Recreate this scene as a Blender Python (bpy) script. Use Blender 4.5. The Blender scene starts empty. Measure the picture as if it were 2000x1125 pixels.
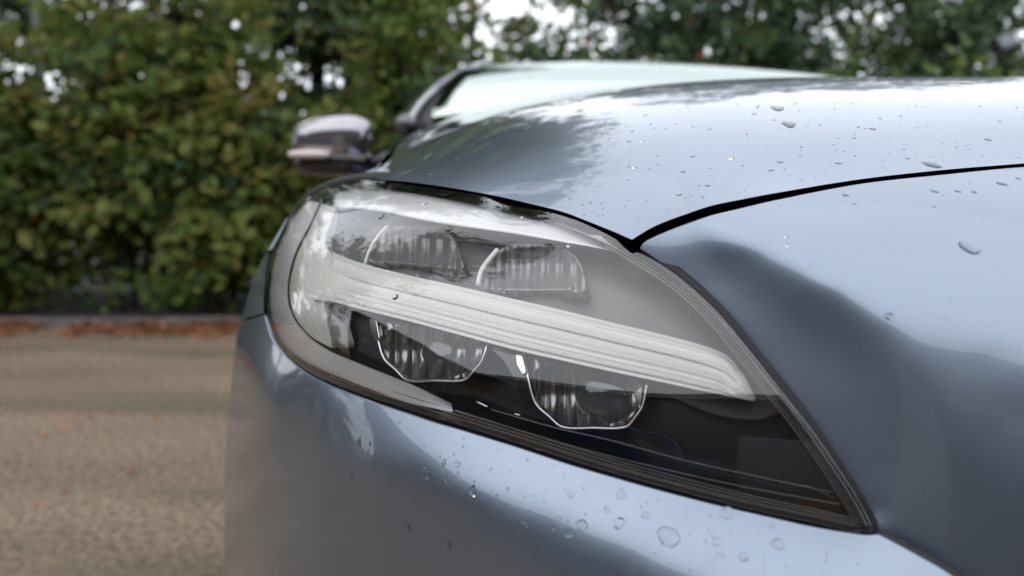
import bpy, bmesh, math, random
import numpy as np
from mathutils import Vector, Matrix
from mathutils.geometry import delaunay_2d_cdt
random.seed(7); RS = np.random.RandomState(11)
SC = bpy.context.scene; COL = SC.collection
R = math.radians

# ------------------------------------------------------------------ camera
F = 1444.0; HOR = 400.0
PITCH = math.atan((562.5 - HOR) / F); CAMZ = 0.95
cam_d = bpy.data.cameras.new('camera'); cam = bpy.data.objects.new('camera', cam_d); COL.objects.link(cam)
cam.location = (0, 0, CAMZ); cam.rotation_euler = (R(90) - PITCH, 0, 0)
cam_d.sensor_width = 36; cam_d.lens = 36 * F / 2000; cam_d.clip_start = .02; cam_d.clip_end = 500
cam_d.dof.use_dof = True; cam_d.dof.focus_distance = 0.56; cam_d.dof.aperture_fstop = 3.6
cam_d.dof.aperture_blades = 0
SC.camera = cam

# ------------------------------------------------------------------ sky and sun (overcast)
SUN_EL, SUN_ROT = R(60), R(225)
W = bpy.data.worlds.new('World'); SC.world = W; W.use_nodes = True
nt = W.node_tree; N = nt.nodes; L = nt.links
for n in list(N): N.remove(n)
out = N.new('ShaderNodeOutputWorld'); bg = N.new('ShaderNodeBackground'); bg.inputs['Strength'].default_value = .13
sky = N.new('ShaderNodeTexSky'); sky.sky_type = 'NISHITA'; sky.sun_disc = False
sky.sun_elevation = SUN_EL; sky.sun_rotation = SUN_ROT; sky.air_density = 1.2; sky.dust_density = 2.0
tc = N.new('ShaderNodeTexCoord'); mp = N.new('ShaderNodeMapping'); mp.inputs['Scale'].default_value = (1, 1, 2.2)
nz = N.new('ShaderNodeTexNoise'); nz.inputs['Scale'].default_value = 1.6; nz.inputs['Detail'].default_value = 4
cr = N.new('ShaderNodeValToRGB'); cr.color_ramp.elements[0].position = .3; cr.color_ramp.elements[1].position = .7
cr.color_ramp.elements[0].color = (10.0, 10.5, 11.4, 1); cr.color_ramp.elements[1].color = (12.6, 12.9, 13.4, 1)
mx = N.new('ShaderNodeMixRGB'); mx.inputs[0].default_value = .86
L.new(tc.outputs['Generated'], mp.inputs[0]); L.new(mp.outputs[0], nz.inputs['Vector']); L.new(nz.outputs[0], cr.inputs[0])
L.new(sky.outputs[0], mx.inputs[1]); L.new(cr.outputs[0], mx.inputs[2]); L.new(mx.outputs[0], bg.inputs[0]); L.new(bg.outputs[0], out.inputs[0])
sd = bpy.data.lights.new('sun', 'SUN'); sd.energy = .7; sd.angle = R(120); sd.color = (1, .96, .9)
sun = bpy.data.objects.new('sun', sd); COL.objects.link(sun)
# nishita: rotation 0 = +Y, clockwise seen from above
sdir = Vector((math.sin(SUN_ROT) * math.cos(SUN_EL), math.cos(SUN_ROT) * math.cos(SUN_EL), math.sin(SUN_EL)))
sun.rotation_euler = (-sdir).to_track_quat('-Z', 'Y').to_euler()
SC.view_settings.view_transform = 'Standard'; SC.view_settings.look = 'None'
SC.view_settings.exposure = 0.35; SC.view_settings.gamma = 1; SC.view_settings.use_curve_mapping = False
SC.render.engine = 'CYCLES'
SC.cycles.use_denoising = True; SC.cycles.max_bounces = 8; SC.cycles.transparent_max_bounces = 16
SC.cycles.glossy_bounces = 5; SC.cycles.transmission_bounces = 8; SC.cycles.diffuse_bounces = 3
SC.cycles.sample_clamp_indirect = 6; SC.cycles.caustics_reflective = True

# ------------------------------------------------------------------ materials
MATS = {}
def mat(name, color, rough=.5, metal=0, coat=0, noise=None, bump=None, spec=.5, trans=0, ior=1.5, coat_rough=.03, alt=None):
    m = bpy.data.materials.new(name); m.use_nodes = True; t = m.node_tree; b = t.nodes['Principled BSDF']
    b.inputs['Base Color'].default_value = (*color, 1); b.inputs['Roughness'].default_value = rough
    b.inputs['Metallic'].default_value = metal; b.inputs['Coat Weight'].default_value = coat
    b.inputs['Coat Roughness'].default_value = coat_rough; b.inputs['Specular IOR Level'].default_value = spec
    b.inputs['Transmission Weight'].default_value = trans; b.inputs['IOR'].default_value = ior
    if noise:
        s, c2 = noise
        tx = t.nodes.new('ShaderNodeTexNoise'); tx.inputs['Scale'].default_value = s; tx.inputs['Detail'].default_value = 6
        co = t.nodes.new('ShaderNodeTexCoord'); t.links.new(co.outputs['Object'], tx.inputs['Vector'])
        r = t.nodes.new('ShaderNodeValToRGB'); r.color_ramp.elements[0].position = .35; r.color_ramp.elements[1].position = .65
        r.color_ramp.elements[0].color = (*color, 1); r.color_ramp.elements[1].color = (*c2, 1)
        t.links.new(tx.outputs[0], r.inputs[0]); t.links.new(r.outputs[0], b.inputs['Base Color'])
    if bump:
        s, st, dist = bump
        tx = t.nodes.new('ShaderNodeTexNoise'); tx.inputs['Scale'].default_value = s; tx.inputs['Detail'].default_value = 4
        co = t.nodes.new('ShaderNodeTexCoord'); t.links.new(co.outputs['Object'], tx.inputs['Vector'])
        bp = t.nodes.new('ShaderNodeBump'); bp.inputs['Strength'].default_value = st; bp.inputs['Distance'].default_value = dist
        t.links.new(tx.outputs[0], bp.inputs['Height']); t.links.new(bp.outputs[0], b.inputs['Normal'])
    MATS[name] = m; return m
def paint_mat():
    m = mat('metallic blue paint', (.20, .245, .31), .35, .88, 1.0, coat_rough=.008)
    t = m.node_tree; b = t.nodes['Principled BSDF']
    co = t.nodes.new('ShaderNodeTexCoord')
    v = t.nodes.new('ShaderNodeTexVoronoi'); v.inputs['Scale'].default_value = 2600
    t.links.new(co.outputs['Object'], v.inputs['Vector'])
    nm = t.nodes.new('ShaderNodeVectorMath'); nm.operation = 'SUBTRACT'; nm.inputs[1].default_value = (.5, .5, .5)
    t.links.new(v.outputs['Color'], nm.inputs[0])
    sc = t.nodes.new('ShaderNodeVectorMath'); sc.operation = 'SCALE'; sc.inputs['Scale'].default_value = .035
    t.links.new(nm.outputs[0], sc.inputs[0])
    ge = t.nodes.new('ShaderNodeNewGeometry')
    ad = t.nodes.new('ShaderNodeVectorMath'); ad.operation = 'ADD'
    t.links.new(ge.outputs['Normal'], ad.inputs[0]); t.links.new(sc.outputs[0], ad.inputs[1])
    no = t.nodes.new('ShaderNodeVectorMath'); no.operation = 'NORMALIZE'; t.links.new(ad.outputs[0], no.inputs[0])
    t.links.new(no.outputs[0], b.inputs['Normal'])
    # the clear coat keeps the smooth normal, with a touch of orange peel
    tx = t.nodes.new('ShaderNodeTexNoise'); tx.inputs['Scale'].default_value = 160; t.links.new(co.outputs['Object'], tx.inputs['Vector'])
    bp = t.nodes.new('ShaderNodeBump'); bp.inputs['Strength'].default_value = .04; bp.inputs['Distance'].default_value = .0006
    t.links.new(tx.outputs[0], bp.inputs['Height']); t.links.new(bp.outputs[0], b.inputs['Coat Normal'])
    return m
def thin_glass(name, tint, ior=1.5, rough=0.0, grime=0.0):
    m = bpy.data.materials.new(name); m.use_nodes = True; t = m.node_tree
    for n in list(t.nodes): t.nodes.remove(n)
    o = t.nodes.new('ShaderNodeOutputMaterial'); mx = t.nodes.new('ShaderNodeMixShader')
    tr = t.nodes.new('ShaderNodeBsdfTransparent'); tr.inputs[0].default_value = (*tint, 1)
    g = t.nodes.new('ShaderNodeBsdfGlossy'); g.inputs['Roughness'].default_value = rough
    if 'windscreen' in name: g.inputs[0].default_value = (.9, 1, .94, 1)
    fr = t.nodes.new('ShaderNodeFresnel'); fr.inputs['IOR'].default_value = ior
    # two interfaces of a thin pane: R = 2F/(1+F)
    a = t.nodes.new('ShaderNodeMath'); a.operation = 'MULTIPLY'; a.inputs[1].default_value = 2
    b = t.nodes.new('ShaderNodeMath'); b.operation = 'ADD'; b.inputs[1].default_value = 1
    d = t.nodes.new('ShaderNodeMath'); d.operation = 'DIVIDE'
    t.links.new(fr.outputs[0], a.inputs[0]); t.links.new(fr.outputs[0], b.inputs[0]); t.links.new(a.outputs[0], d.inputs[0]); t.links.new(b.outputs[0], d.inputs[1])
    t.links.new(d.outputs[0], mx.inputs[0]); t.links.new(tr.outputs[0], mx.inputs[1]); t.links.new(g.outputs[0], mx.inputs[2])
    last = mx
    if grime:
        df = t.nodes.new('ShaderNodeBsdfDiffuse'); df.inputs[0].default_value = (.6, .6, .6, 1)
        co = t.nodes.new('ShaderNodeTexCoord'); tx = t.nodes.new('ShaderNodeTexNoise'); tx.inputs['Scale'].default_value = 9; tx.inputs['Detail'].default_value = 8
        t.links.new(co.outputs['Object'], tx.inputs['Vector'])
        mr = t.nodes.new('ShaderNodeMapRange'); mr.inputs[1].default_value = .35; mr.inputs[2].default_value = .75; mr.inputs[3].default_value = grime * .5; mr.inputs[4].default_value = grime * 1.6
        t.links.new(tx.outputs[0], mr.inputs[0])
        m2 = t.nodes.new('ShaderNodeMixShader'); t.links.new(mr.outputs[0], m2.inputs[0]); t.links.new(mx.outputs[0], m2.inputs[1]); t.links.new(df.outputs[0], m2.inputs[2]); last = m2
    t.links.new(last.outputs[0], o.inputs[0]); MATS[name] = m; return m
PAINT = paint_mat()
GLASS = thin_glass('clear headlight lens', (.985, .985, .985), 1.5, 0, .005)
WGLASS = thin_glass('windscreen glass', (.6, .7, .64), 4.2, 0)
RUBBER = mat('black rubber', (.008, .008, .009), .7, bump=(300, .2, .001))
GLOSSBLK = mat('gloss black plastic', (.012, .012, .014), .12, coat=.6)
HOUSE = mat('dark chamber plastic', (.008, .008, .009), .3)
CHAMBER_SKY = mat('chamber grey with painted sky reflection', (.16, .16, .165), .35, noise=(14, (.12, .12, .125)))  # grey carries mirrored sky as colour
CREAM = mat('frosted white light guide', (.93, .92, .87), .25, coat=.5, bump=(500, .15, .0008))
WHITEP = mat('satin white and painted sky gleam', (.955, .955, .955), .22, coat=.4)  # white also stands for sky reflections on lens top and crescent
CHROME = mat('chrome', (.85, .86, .88), .06, 1)
SATIN = mat('satin aluminium', (.62, .62, .63), .22, 1)
REFL = mat('mirror reflector', (.55, .56, .58), .12, 1)
TRIMW = mat('pearl bright trim', (.95, .95, .955), .28, .6, .5)
GREYLINE = mat('moulded grey edge', (.3, .3, .3), .3)
AMBER = mat('frosted indicator strip', (.75, .66, .6), .3, coat=.5)
WATER = mat('rain water', (1, 1, 1), 0.0, trans=1, ior=1.33)

# ------------------------------------------------------------------ object helpers
def tag(o, label=None, cat=None, group=None, kind=None):
    if label: o['label'] = label
    if cat: o['category'] = cat
    if group: o['group'] = group
    if kind: o['kind'] = kind
    return o
def empty(name, loc=(0, 0, 0), parent=None):
    o = bpy.data.objects.new(name, None); o.location = loc; o.empty_display_size = .1; COL.objects.link(o)
    if parent: o.parent = parent
    return o
def mesh_obj(name, verts, faces, m, parent=None, normals=None, smooth=True, loc=None):
    me = bpy.data.meshes.new(name)
    me.from_pydata([tuple(map(float, v)) for v in verts], [], [tuple(map(int, f)) for f in faces])
    if smooth: me.polygons.foreach_set('use_smooth', [True] * len(me.polygons))
    me.materials.append(m); me.validate(); me.update()
    if normals is not None and len(me.vertices) == len(normals):
        me.normals_split_custom_set_from_vertices([tuple(map(float, n)) for n in normals])
    o = bpy.data.objects.new(name, me); COL.objects.link(o)
    if parent is not None:
        o.parent = parent
        if parent.name.startswith('parked_car'): o.matrix_parent_inverse = Matrix.Translation(-parent.location)   # body parts are measured in world space
    if loc: o.location = loc
    return o

def tube_mesh(pts, rad, sides=8, close=False):
    pts = [np.array(p, float) for p in pts]; n = len(pts); V = []; Fc = []
    up = np.array([.13, .31, .94])
    for i, p in enumerate(pts):
        a = pts[max(i - 1, 0)]; b = pts[min(i + 1, n - 1)]
        t = (b - a) / (np.linalg.norm(b - a) + 1e-12); s = np.cross(t, up); s /= np.linalg.norm(s) + 1e-9; u = np.cross(s, t)
        r = rad[i] if hasattr(rad, '__len__') else rad
        for k in range(sides):
            an = 2 * math.pi * k / sides; V.append(p + r * (math.cos(an) * s + math.sin(an) * u))
    for i in range(n - 1):
        for k in range(sides):
            k2 = (k + 1) % sides; Fc.append((i * sides + k, i * sides + k2, (i + 1) * sides + k2, (i + 1) * sides + k))
    Fc.append(tuple(range(sides))[::-1]); Fc.append(tuple((n - 1) * sides + k for k in range(sides)))
    return V, Fc
class MB:
    def __init__(s): s.V = []; s.F = []
    def add(s, V, Fc):
        o = len(s.V); s.V += [tuple(v) for v in V]; s.F += [tuple(i + o for i in f) for f in Fc]; return s
    def box(s, x0, y0, z0, x1, y1, z1):
        V = [(x, y, z) for x in (x0, x1) for y in (y0, y1) for z in (z0, z1)]
        return s.add(V, [(0, 1, 3, 2), (4, 6, 7, 5), (0, 4, 5, 1), (2, 3, 7, 6), (0, 2, 6, 4), (1, 5, 7, 3)])
    def tube(s, pts, rad, sides=8): return s.add(*tube_mesh(pts, rad, sides))
    def build(s, name, m, parent=None, smooth=False, loc=None): return mesh_obj(name, s.V, s.F, m, parent, None, smooth, loc)

# ------------------------------------------------------------------ spline surfaces
CR, SR = math.cos(PITCH), math.sin(PITCH)
def ray(px, py):
    px = np.asarray(px, float); py = np.asarray(py, float)
    u = (px - 1000) / F; v = (562.5 - py) / F
    return np.stack([u, CR + v * SR, v * CR - SR], -1)
def P(px, py, d): return np.array([0, 0, CAMZ]) + ray(px, py) * np.asarray(d)[..., None]
def w2c(n): return np.array([n[0], n[1] * SR + n[2] * CR, n[1] * CR - n[2] * SR])   # right, up, forward
def nrm(az, el):
    az, el = R(az), R(el)
    return np.array([math.sin(az) * math.cos(el), -math.cos(az) * math.cos(el), math.sin(el)])
def bw(f): return np.stack([(1 - f) ** 3 / 6, (3 * f ** 3 - 6 * f ** 2 + 4) / 6, (-3 * f ** 3 + 3 * f ** 2 + 3 * f + 1) / 6, f ** 3 / 6], -1)
def dbw(f): return np.stack([-(1 - f) ** 2 / 2, (9 * f ** 2 - 12 * f) / 6, (-9 * f ** 2 + 6 * f + 3) / 6, f ** 2 / 2], -1)
class Spl:
    def __init__(s, x0, x1, y0, y1, h):
        s.x0, s.y0, s.h = x0, y0, h; s.nx = int((x1 - x0) / h) + 4; s.ny = int((y1 - y0) / h) + 4
        s.A = []; s.b = []
    def _w(s, x, y):
        a = np.clip((np.asarray(x, float) - s.x0) / s.h, 0, s.nx - 3.001); c = np.clip((np.asarray(y, float) - s.y0) / s.h, 0, s.ny - 3.001)
        i = a.astype(int); j = c.astype(int); return i, j, a - i, c - j
    def eq(s, x, y, which, val, w): s.A.append((x, y, which, val, w))
    def solve(s, reg):
        E = np.array(s.A, float); x, y, wh, val, w = E.T
        i, j, f, g = s._w(x, y); n = s.nx * s.ny
        wx = np.where((wh == 1)[:, None], dbw(f) / s.h, bw(f)); wy = np.where((wh == 2)[:, None], dbw(g) / s.h, bw(g))
        co = (wx[:, :, None] * wy[:, None, :]).reshape(-1, 16) * w[:, None]
        ix = ((i[:, None] + np.arange(4))[:, :, None] * s.ny + (j[:, None] + np.arange(4))[:, None, :]).reshape(-1, 16)
        M = np.bincount((ix[:, :, None] * n + ix[:, None, :]).ravel(), weights=(co[:, :, None] * co[:, None, :]).ravel(), minlength=n * n).reshape(n, n)
        rhs = np.bincount(ix.ravel(), weights=(co * (val * w)[:, None]).ravel(), minlength=n)
        D = []
        idx = np.arange(s.nx * s.ny).reshape(s.nx, s.ny)
        def quad(I, cs):
            for a in range(len(I)):
                for c in range(len(I)): np.add.at(M, (I[a].ravel(), I[c].ravel()), reg * reg * cs[a] * cs[c])
        quad([idx[:-2], idx[1:-1], idx[2:]], [1, -2, 1]); quad([idx[:, :-2], idx[:, 1:-1], idx[:, 2:]], [1, -2, 1])
        q = 1.0
        quad([idx[:-1, :-1], idx[1:, :-1], idx[:-1, 1:], idx[1:, 1:]], [q, -q, -q, q])
        s.C = np.linalg.solve(M + 1e-12 * np.eye(len(M)), rhs).reshape(s.nx, s.ny); return s
    def ev(s, x, y, which=0):
        i, j, f, g = s._w(x, y); wx = dbw(f) / s.h if which == 1 else bw(f); wy = dbw(g) / s.h if which == 2 else bw(g)
        r = 0
        for a in range(4):
            for c in range(4): r = r + s.C[i + a, j + c] * wx[..., a] * wy[..., c]
        return r
class Pix(Spl):     # surface seen from the measuring point: log distance over direction
    def pt(s, px, py, d, w=60): s.eq(px, py, 0, math.log(d), w)
    def nh(s, px, py, az, el):
        s.H = getattr(s, 'H', []) + [(px, py, az, el)]
    def fill(s, x0, x1, y0, y1, step, w=1.0, c=45.):
        """spread the measured directions over the whole sheet, then ask the spline to follow them"""
        H = np.array(s.H, float); K = lambda a, b: np.sqrt(((a[:, None] - b[None]) ** 2).sum(-1) + c * c)
        n = len(H); M = np.zeros((n + 1, n + 1)); M[:n, :n] = K(H[:, :2], H[:, :2]) - 0.0 * np.eye(n); M[:n, n] = M[n, :n] = 1
        co = np.linalg.solve(M, np.vstack([H[:, 2:], np.zeros((1, 2))]))
        gx, gy = np.meshgrid(np.arange(x0, x1, step), np.arange(y0, y1, step)); G = np.stack([gx.ravel(), gy.ravel()], -1)
        v = K(G, H[:, :2]) @ co[:n] + co[n]
        for (a, b), (az, el) in zip(G, v): s._n(a, b, min(max(az, -70), 30), min(max(el, -10), 68), w)
    def _n(s, px, py, az, el, w=1.0):
        n = w2c(nrm(az, el)); u = (px - 1000) / F; v = (562.5 - py) / F; k = n @ np.array([u, v, 1]); k = min(k, -.12)
        s.eq(px, py, 1, -n[0] / k / F, w * F * .5); s.eq(px, py, 2, n[1] / k / F, w * F * .5)
    def depth(s, px, py): return np.exp(s.ev(px, py))
    def pos(s, px, py, off=0): return P(px, py, s.depth(px, py) + off)
    def normal(s, px, py):
        qu = s.ev(px, py, 1) * F; qv = -s.ev(px, py, 2) * F; u = (np.asarray(px) - 1000) / F; v = (562.5 - np.asarray(py)) / F
        a, b, c = qu, qv, -(1 + u * qu + v * qv)
        n = np.stack([a, b * SR + c * CR, b * CR - c * SR], -1)
        return n / np.linalg.norm(n, axis=-1, keepdims=True)
class Hgt(Spl):     # height over the ground plane
    def pt(s, p, w=60): s.eq(p[0], p[1], 0, p[2], w)
    def nh(s, x, y, gx, gy, w=1): s.eq(x, y, 1, gx, w); s.eq(x, y, 2, gy, w)
    def pos(s, x, y, off=0): return np.stack([np.asarray(x, float), np.asarray(y, float), s.ev(x, y) + off], -1)
    def normal(s, x, y):
        n = np.stack([-s.ev(x, y, 1), -s.ev(x, y, 2), np.ones_like(np.asarray(x, float))], -1); return n / np.linalg.norm(n, axis=-1, keepdims=True)
    def hit(s, px, py, t0=.3, t1=3.0):
        r = ray(px, py); ts = np.linspace(t0, t1, 1400); q = np.array([0, 0, CAMZ]) + r * ts[:, None]
        dlt = q[:, 2] - s.ev(q[:, 0], q[:, 1]); k = np.where(dlt[1:] * dlt[:-1] <= 0)[0]
        if not len(k):
            k = int(np.argmin(np.abs(dlt))); return q[k]
        k = k[0]; f = dlt[k] / (dlt[k] - dlt[k + 1]); return q[k] * (1 - f) + q[k + 1] * f

def catmull(pts, step, close=False):
    pts = [np.array(p, float) for p in pts]; out = []; n = len(pts)
    rng = range(n if close else n - 1)
    for i in rng:
        g = (lambda k: pts[k % n]) if close else (lambda k: pts[min(max(k, 0), n - 1)])
        p0, p1, p2, p3 = g(i - 1), g(i), g(i + 1), g(i + 2)
        m = max(1, int(math.ceil(np.linalg.norm(p2 - p1) / step)))
        d = np.linalg.norm(p2 - p1); a = np.linalg.norm(p1 - p0) + 1e-9; c = np.linalg.norm(p3 - p2) + 1e-9
        t1 = (p2 - p0) * (d / (a + d)) if np.linalg.norm(p1 - p0) > 1e-6 else (p2 - p1)
        t2 = (p3 - p1) * (d / (c + d)) if np.linalg.norm(p3 - p2) > 1e-6 else (p2 - p1)
        for k in range(m):
            t = k / m; out.append((2 * t ** 3 - 3 * t ** 2 + 1) * p1 + (t ** 3 - 2 * t ** 2 + t) * t1 + (-2 * t ** 3 + 3 * t ** 2) * p2 + (t ** 3 - t ** 2) * t2)
    if not close: out.append(pts[-1])
    return out
def loop(curves, step):   # closed loop made of smooth curves meeting in corners
    o = []
    for c in curves: o += catmull(c, step)[:-1]
    return np.array(o)
def inside(loop_, X, Y):
    r = np.zeros(X.shape, bool); n = len(loop_); j = n - 1
    for i in range(n):
        xi, yi = loop_[i]; xj, yj = loop_[j]
        if yi != yj: r ^= ((yi > Y) != (yj > Y)) & (X < (xj - xi) * (Y - yi) / (yj - yi) + xi)
        j = i
    return r
def cdt(lp, step):
    x0, y0 = lp.min(0); x1, y1 = lp.max(0)
    gx, gy = np.meshgrid(np.arange(x0 + step * .5, x1, step), np.arange(y0 + step * .5, y1, step))
    gx = gx + (np.arange(gx.shape[0]) % 2)[:, None] * step * .5
    X = gx.ravel(); Y = gy.ravel(); k = inside(lp, X, Y); X = X[k]; Y = Y[k]
    keep = np.ones(len(X), bool)
    for p in lp: keep &= (X - p[0]) ** 2 + (Y - p[1]) ** 2 > (step * .6) ** 2
    X = X[keep]; Y = Y[keep]; nb = len(lp)
    vs = [Vector((float(a), float(b))) for a, b in lp] + [Vector((float(a), float(b))) for a, b in zip(X, Y)]
    r = delaunay_2d_cdt(vs, [], [list(range(nb))], 1, 1e-7, True)
    V = np.array([(v.x, v.y) for v in r[0]]); orig = r[3]
    bmap = {}
    for i, o in enumerate(orig):
        for q in o:
            if q < nb: bmap[q] = i
    T = np.array([tuple(f) for f in r[2]]); c = V[T].mean(1); e1 = V[T[:, 1]] - V[T[:, 0]]; e2 = V[T[:, 2]] - V[T[:, 0]]
    ok = inside(lp, c[:, 0], c[:, 1]) & (np.abs(e1[:, 0] * e2[:, 1] - e1[:, 1] * e2[:, 0]) > step * step * 1e-4)
    return V, [tuple(int(q) for q in f) for f in T[ok]], [bmap.get(i, None) for i in range(nb)]
def panel(name, S, lp, step, m, parent, radius=.002, depth=.01, off=0, roll=None, offf=None):
    """curved sheet cut to a loop, its edge rolled over and folded back"""
    V2, T, B = cdt(lp, step); B = [b for b in B if b is not None]
    o_ = offf(V2[:, 0], V2[:, 1]) if offf is not None else off
    p3 = S.pos(V2[:, 0], V2[:, 1], o_); nn = S.normal(V2[:, 0], V2[:, 1])
    if offf is not None: nn = None
    nb = S.normal(V2[B, 0], V2[B, 1]); pb = p3[B]
    area = sum(lp[i][0] * lp[(i + 1) % len(lp)][1] - lp[(i + 1) % len(lp)][0] * lp[i][1] for i in range(len(lp)))
    tg = np.roll(pb, -1, 0) - np.roll(pb, 1, 0); tg /= np.linalg.norm(tg, axis=1, keepdims=True) + 1e-12
    ot = np.cross(tg, nb); ot /= np.linalg.norm(ot, axis=1, keepdims=True) + 1e-12
    cen = V2.mean(0)
    # outward test through parameter space
    mid = S.pos(V2[:, 0].mean(), V2[:, 1].mean(), 0)
    inw = 0
    for i in range(0, len(B), max(1, len(B) // 40)):
        pass
    sgn = 1.0
    e = 1e-3 * (1 if isinstance(S, Hgt) else 1000)
    i0 = len(B) // 3
    votes = 0
    for i0 in range(0, len(B), max(1, len(B) // 25)):
        a = V2[B[i0]]; t2 = V2[B[(i0 + 1) % len(B)]] - V2[B[i0 - 1]]; nrm2 = np.array([t2[1], -t2[0]]); nrm2 /= np.linalg.norm(nrm2) + 1e-12
        if area < 0: nrm2 = -nrm2
        q = S.pos(a[0] + nrm2[0] * e, a[1] + nrm2[1] * e, 0) - S.pos(a[0], a[1], 0)
        votes += 1 if q @ ot[i0] > 0 else -1
    if votes < 0: ot = -ot
    rad = np.full(len(B), radius, float); ang = np.full(len(B), 90.0); dep = np.full(len(B), depth, float)
    if roll: 
        for i in range(len(B)):
            r_ = roll(V2[B[i], 0], V2[B[i], 1])
            if r_: rad[i], ang[i], dep[i] = r_
        for _ in range(2):
            rad = (np.roll(rad, 1) + 2 * rad + np.roll(rad, -1)) / 4; ang = (np.roll(ang, 1) + 2 * ang + np.roll(ang, -1)) / 4; dep = (np.roll(dep, 1) + 2 * dep + np.roll(dep, -1)) / 4
    verts = list(p3); norms = list(nn) if nn is not None else None; prev = list(B); Fc = list(T); K = 5 if not roll else 10
    # orientation of the triangles
    f = T[len(T) // 2]; nf = np.cross(p3[f[1]] - p3[f[0]], p3[f[2]] - p3[f[0]])
    nref = S.normal(V2[f[0], 0], V2[f[0], 1])
    if nf @ nref < 0: Fc = [t[::-1] for t in Fc]
    for k in range(1, K + 2):
        cur = []
        for i in range(len(B)):
            a = R(ang[i]) * min(k, K) / K
            q = pb[i] + ot[i] * rad[i] * math.sin(a) - nb[i] * rad[i] * (1 - math.cos(a))
            nv = ot[i] * math.sin(a) + nb[i] * math.cos(a); tv = ot[i] * math.cos(a) - nb[i] * math.sin(a)
            if k == K + 1: q = q + tv * dep[i]
            cur.append(len(verts)); verts.append(q)
            if norms is not None: norms.append(nv)
        for i in range(len(B)):
            j = (i + 1) % len(B); Fc.append((prev[i], prev[j], cur[j], cur[i]))
        prev = cur
    return mesh_obj(name, verts, Fc, m, parent, norms)
def ruled(name, S, top, bot, ns, nt_, offf, m, parent, thick=.004):
    """strip between two curves, its surface moved in and out by offf(s,t), closed at the back"""
    def res(c):
        c = np.array(catmull(c, 3)); l = np.r_[0, np.cumsum(np.linalg.norm(np.diff(c, axis=0), axis=1))]; s = np.linspace(0, l[-1], ns)
        return np.stack([np.interp(s, l, c[:, 0]), np.interp(s, l, c[:, 1])], -1)
    A, B = res(top), res(bot); V = []; Fc = []
    for i in range(ns):
        for j in range(nt_):
            t = j / (nt_ - 1); q = A[i] * (1 - t) + B[i] * t
            V.append(S.pos(q[0], q[1], offf(i / (ns - 1), t)))
    n1 = len(V)
    for i in range(ns):
        for j in (0, nt_ - 1):
            q = A[i] if j == 0 else B[i]; V.append(S.pos(q[0], q[1], offf(i / (ns - 1), j / (nt_ - 1)) + thick))
    for i in range(ns - 1):
        for j in range(nt_ - 1): Fc.append((i * nt_ + j, i * nt_ + j + 1, (i + 1) * nt_ + j + 1, (i + 1) * nt_ + j))
        Fc.append((i * nt_, (i + 1) * nt_, n1 + 2 * (i + 1), n1 + 2 * i)); Fc.append((i * nt_ + nt_ - 1, n1 + 2 * i + 1, n1 + 2 * i + 3, (i + 1) * nt_ + nt_ - 1))
    return mesh_obj(name, V, Fc, m, parent)
def wire(name, S, pts, rad, m, parent, off=0, step=6, width=None):
    c = catmull(pts, step); p = [S.pos(q[0], q[1], off) for q in c]
    return mesh_obj(name, *tube_mesh(p, rad, 8), m, parent)

# ------------------------------------------------------------------ outlines
LENS_TOP = [(519, 600), (520, 560), (527, 520), (541, 474), (571, 417), (600, 386), (640, 364), (700, 353), (760, 355), (820, 361), (900, 373), (980, 389), (1050, 406), (1100, 420), (1150, 441), (1200, 466), (1240, 490)]
LENS_RIGHT = [(1240, 490), (1320, 541), (1400, 615), (1456, 684), (1504, 745), (1577, 838), (1640, 930), (1680, 995), (1697, 1030)]
LENS_BOT = [(1697, 1030), (1680, 1036), (1600, 1018), (1500, 997), (1400, 973), (1300, 947), (1200, 920), (1100, 890), (1000, 858), (900, 828), (800, 797), (700, 765), (610, 728), (560, 690), (530, 650), (519, 600)]
LENS = loop([LENS_TOP, LENS_RIGHT, LENS_BOT], 6)

# ------------------------------------------------------------------ lens surface
SL = Pix(480, 1780, 300, 1120, 42)
for a in [(1697, 1032, .42), (1240, 490, .52), (700, 353, .79), (519, 600, .76), (1000, 393, .625), (850, 812, .505), (1300, 948, .445), (600, 386, .80), (560, 690, .68)]: SL.pt(*a, w=40)
for a in [(560, 450, -64, 28), (535, 560, -67, 12), (560, 650, -62, 6), (640, 720, -52, 4), (600, 500, -60, 20), (600, 600, -58, 12),
          (680, 400, -52, 45), (700, 370, -50, 58), (700, 470, -50, 32), (700, 560, -48, 22), (700, 660, -46, 12), (700, 740, -45, 6),
          (850, 385, -40, 62), (850, 430, -40, 45), (850, 500, -38, 32), (850, 600, -37, 24), (850, 680, -36, 14), (850, 780, -36, 5),
          (1000, 410, -32, 62), (1000, 450, -32, 46), (1000, 520, -31, 32), (1000, 620, -30, 24), (1000, 700, -29, 15), (1000, 830, -28, 5),
          (1150, 460, -26, 58), (1150, 500, -26, 42), (1150, 580, -25, 30), (1150, 680, -24, 23), (1150, 780, -23, 13), (1150, 880, -22, 5),
          (1300, 570, -22, 38), (1300, 660, -21, 27), (1300, 740, -20, 21), (1300, 840, -19, 12), (1300, 930, -18, 6),
          (1420, 680, -18, 28), (1450, 760, -17, 22), (1450, 805, -17, 18.6), (1450, 860, -16, 14), (1450, 960, -15, 9),
          (1560, 880, -15, 15), (1560, 980, -14, 9), (1650, 1000, -13, 9)]: SL.nh(*a)
SL.fill(480, 1760, 320, 1100, 26, 1.0, 90.); SL.solve(1.0)
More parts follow.
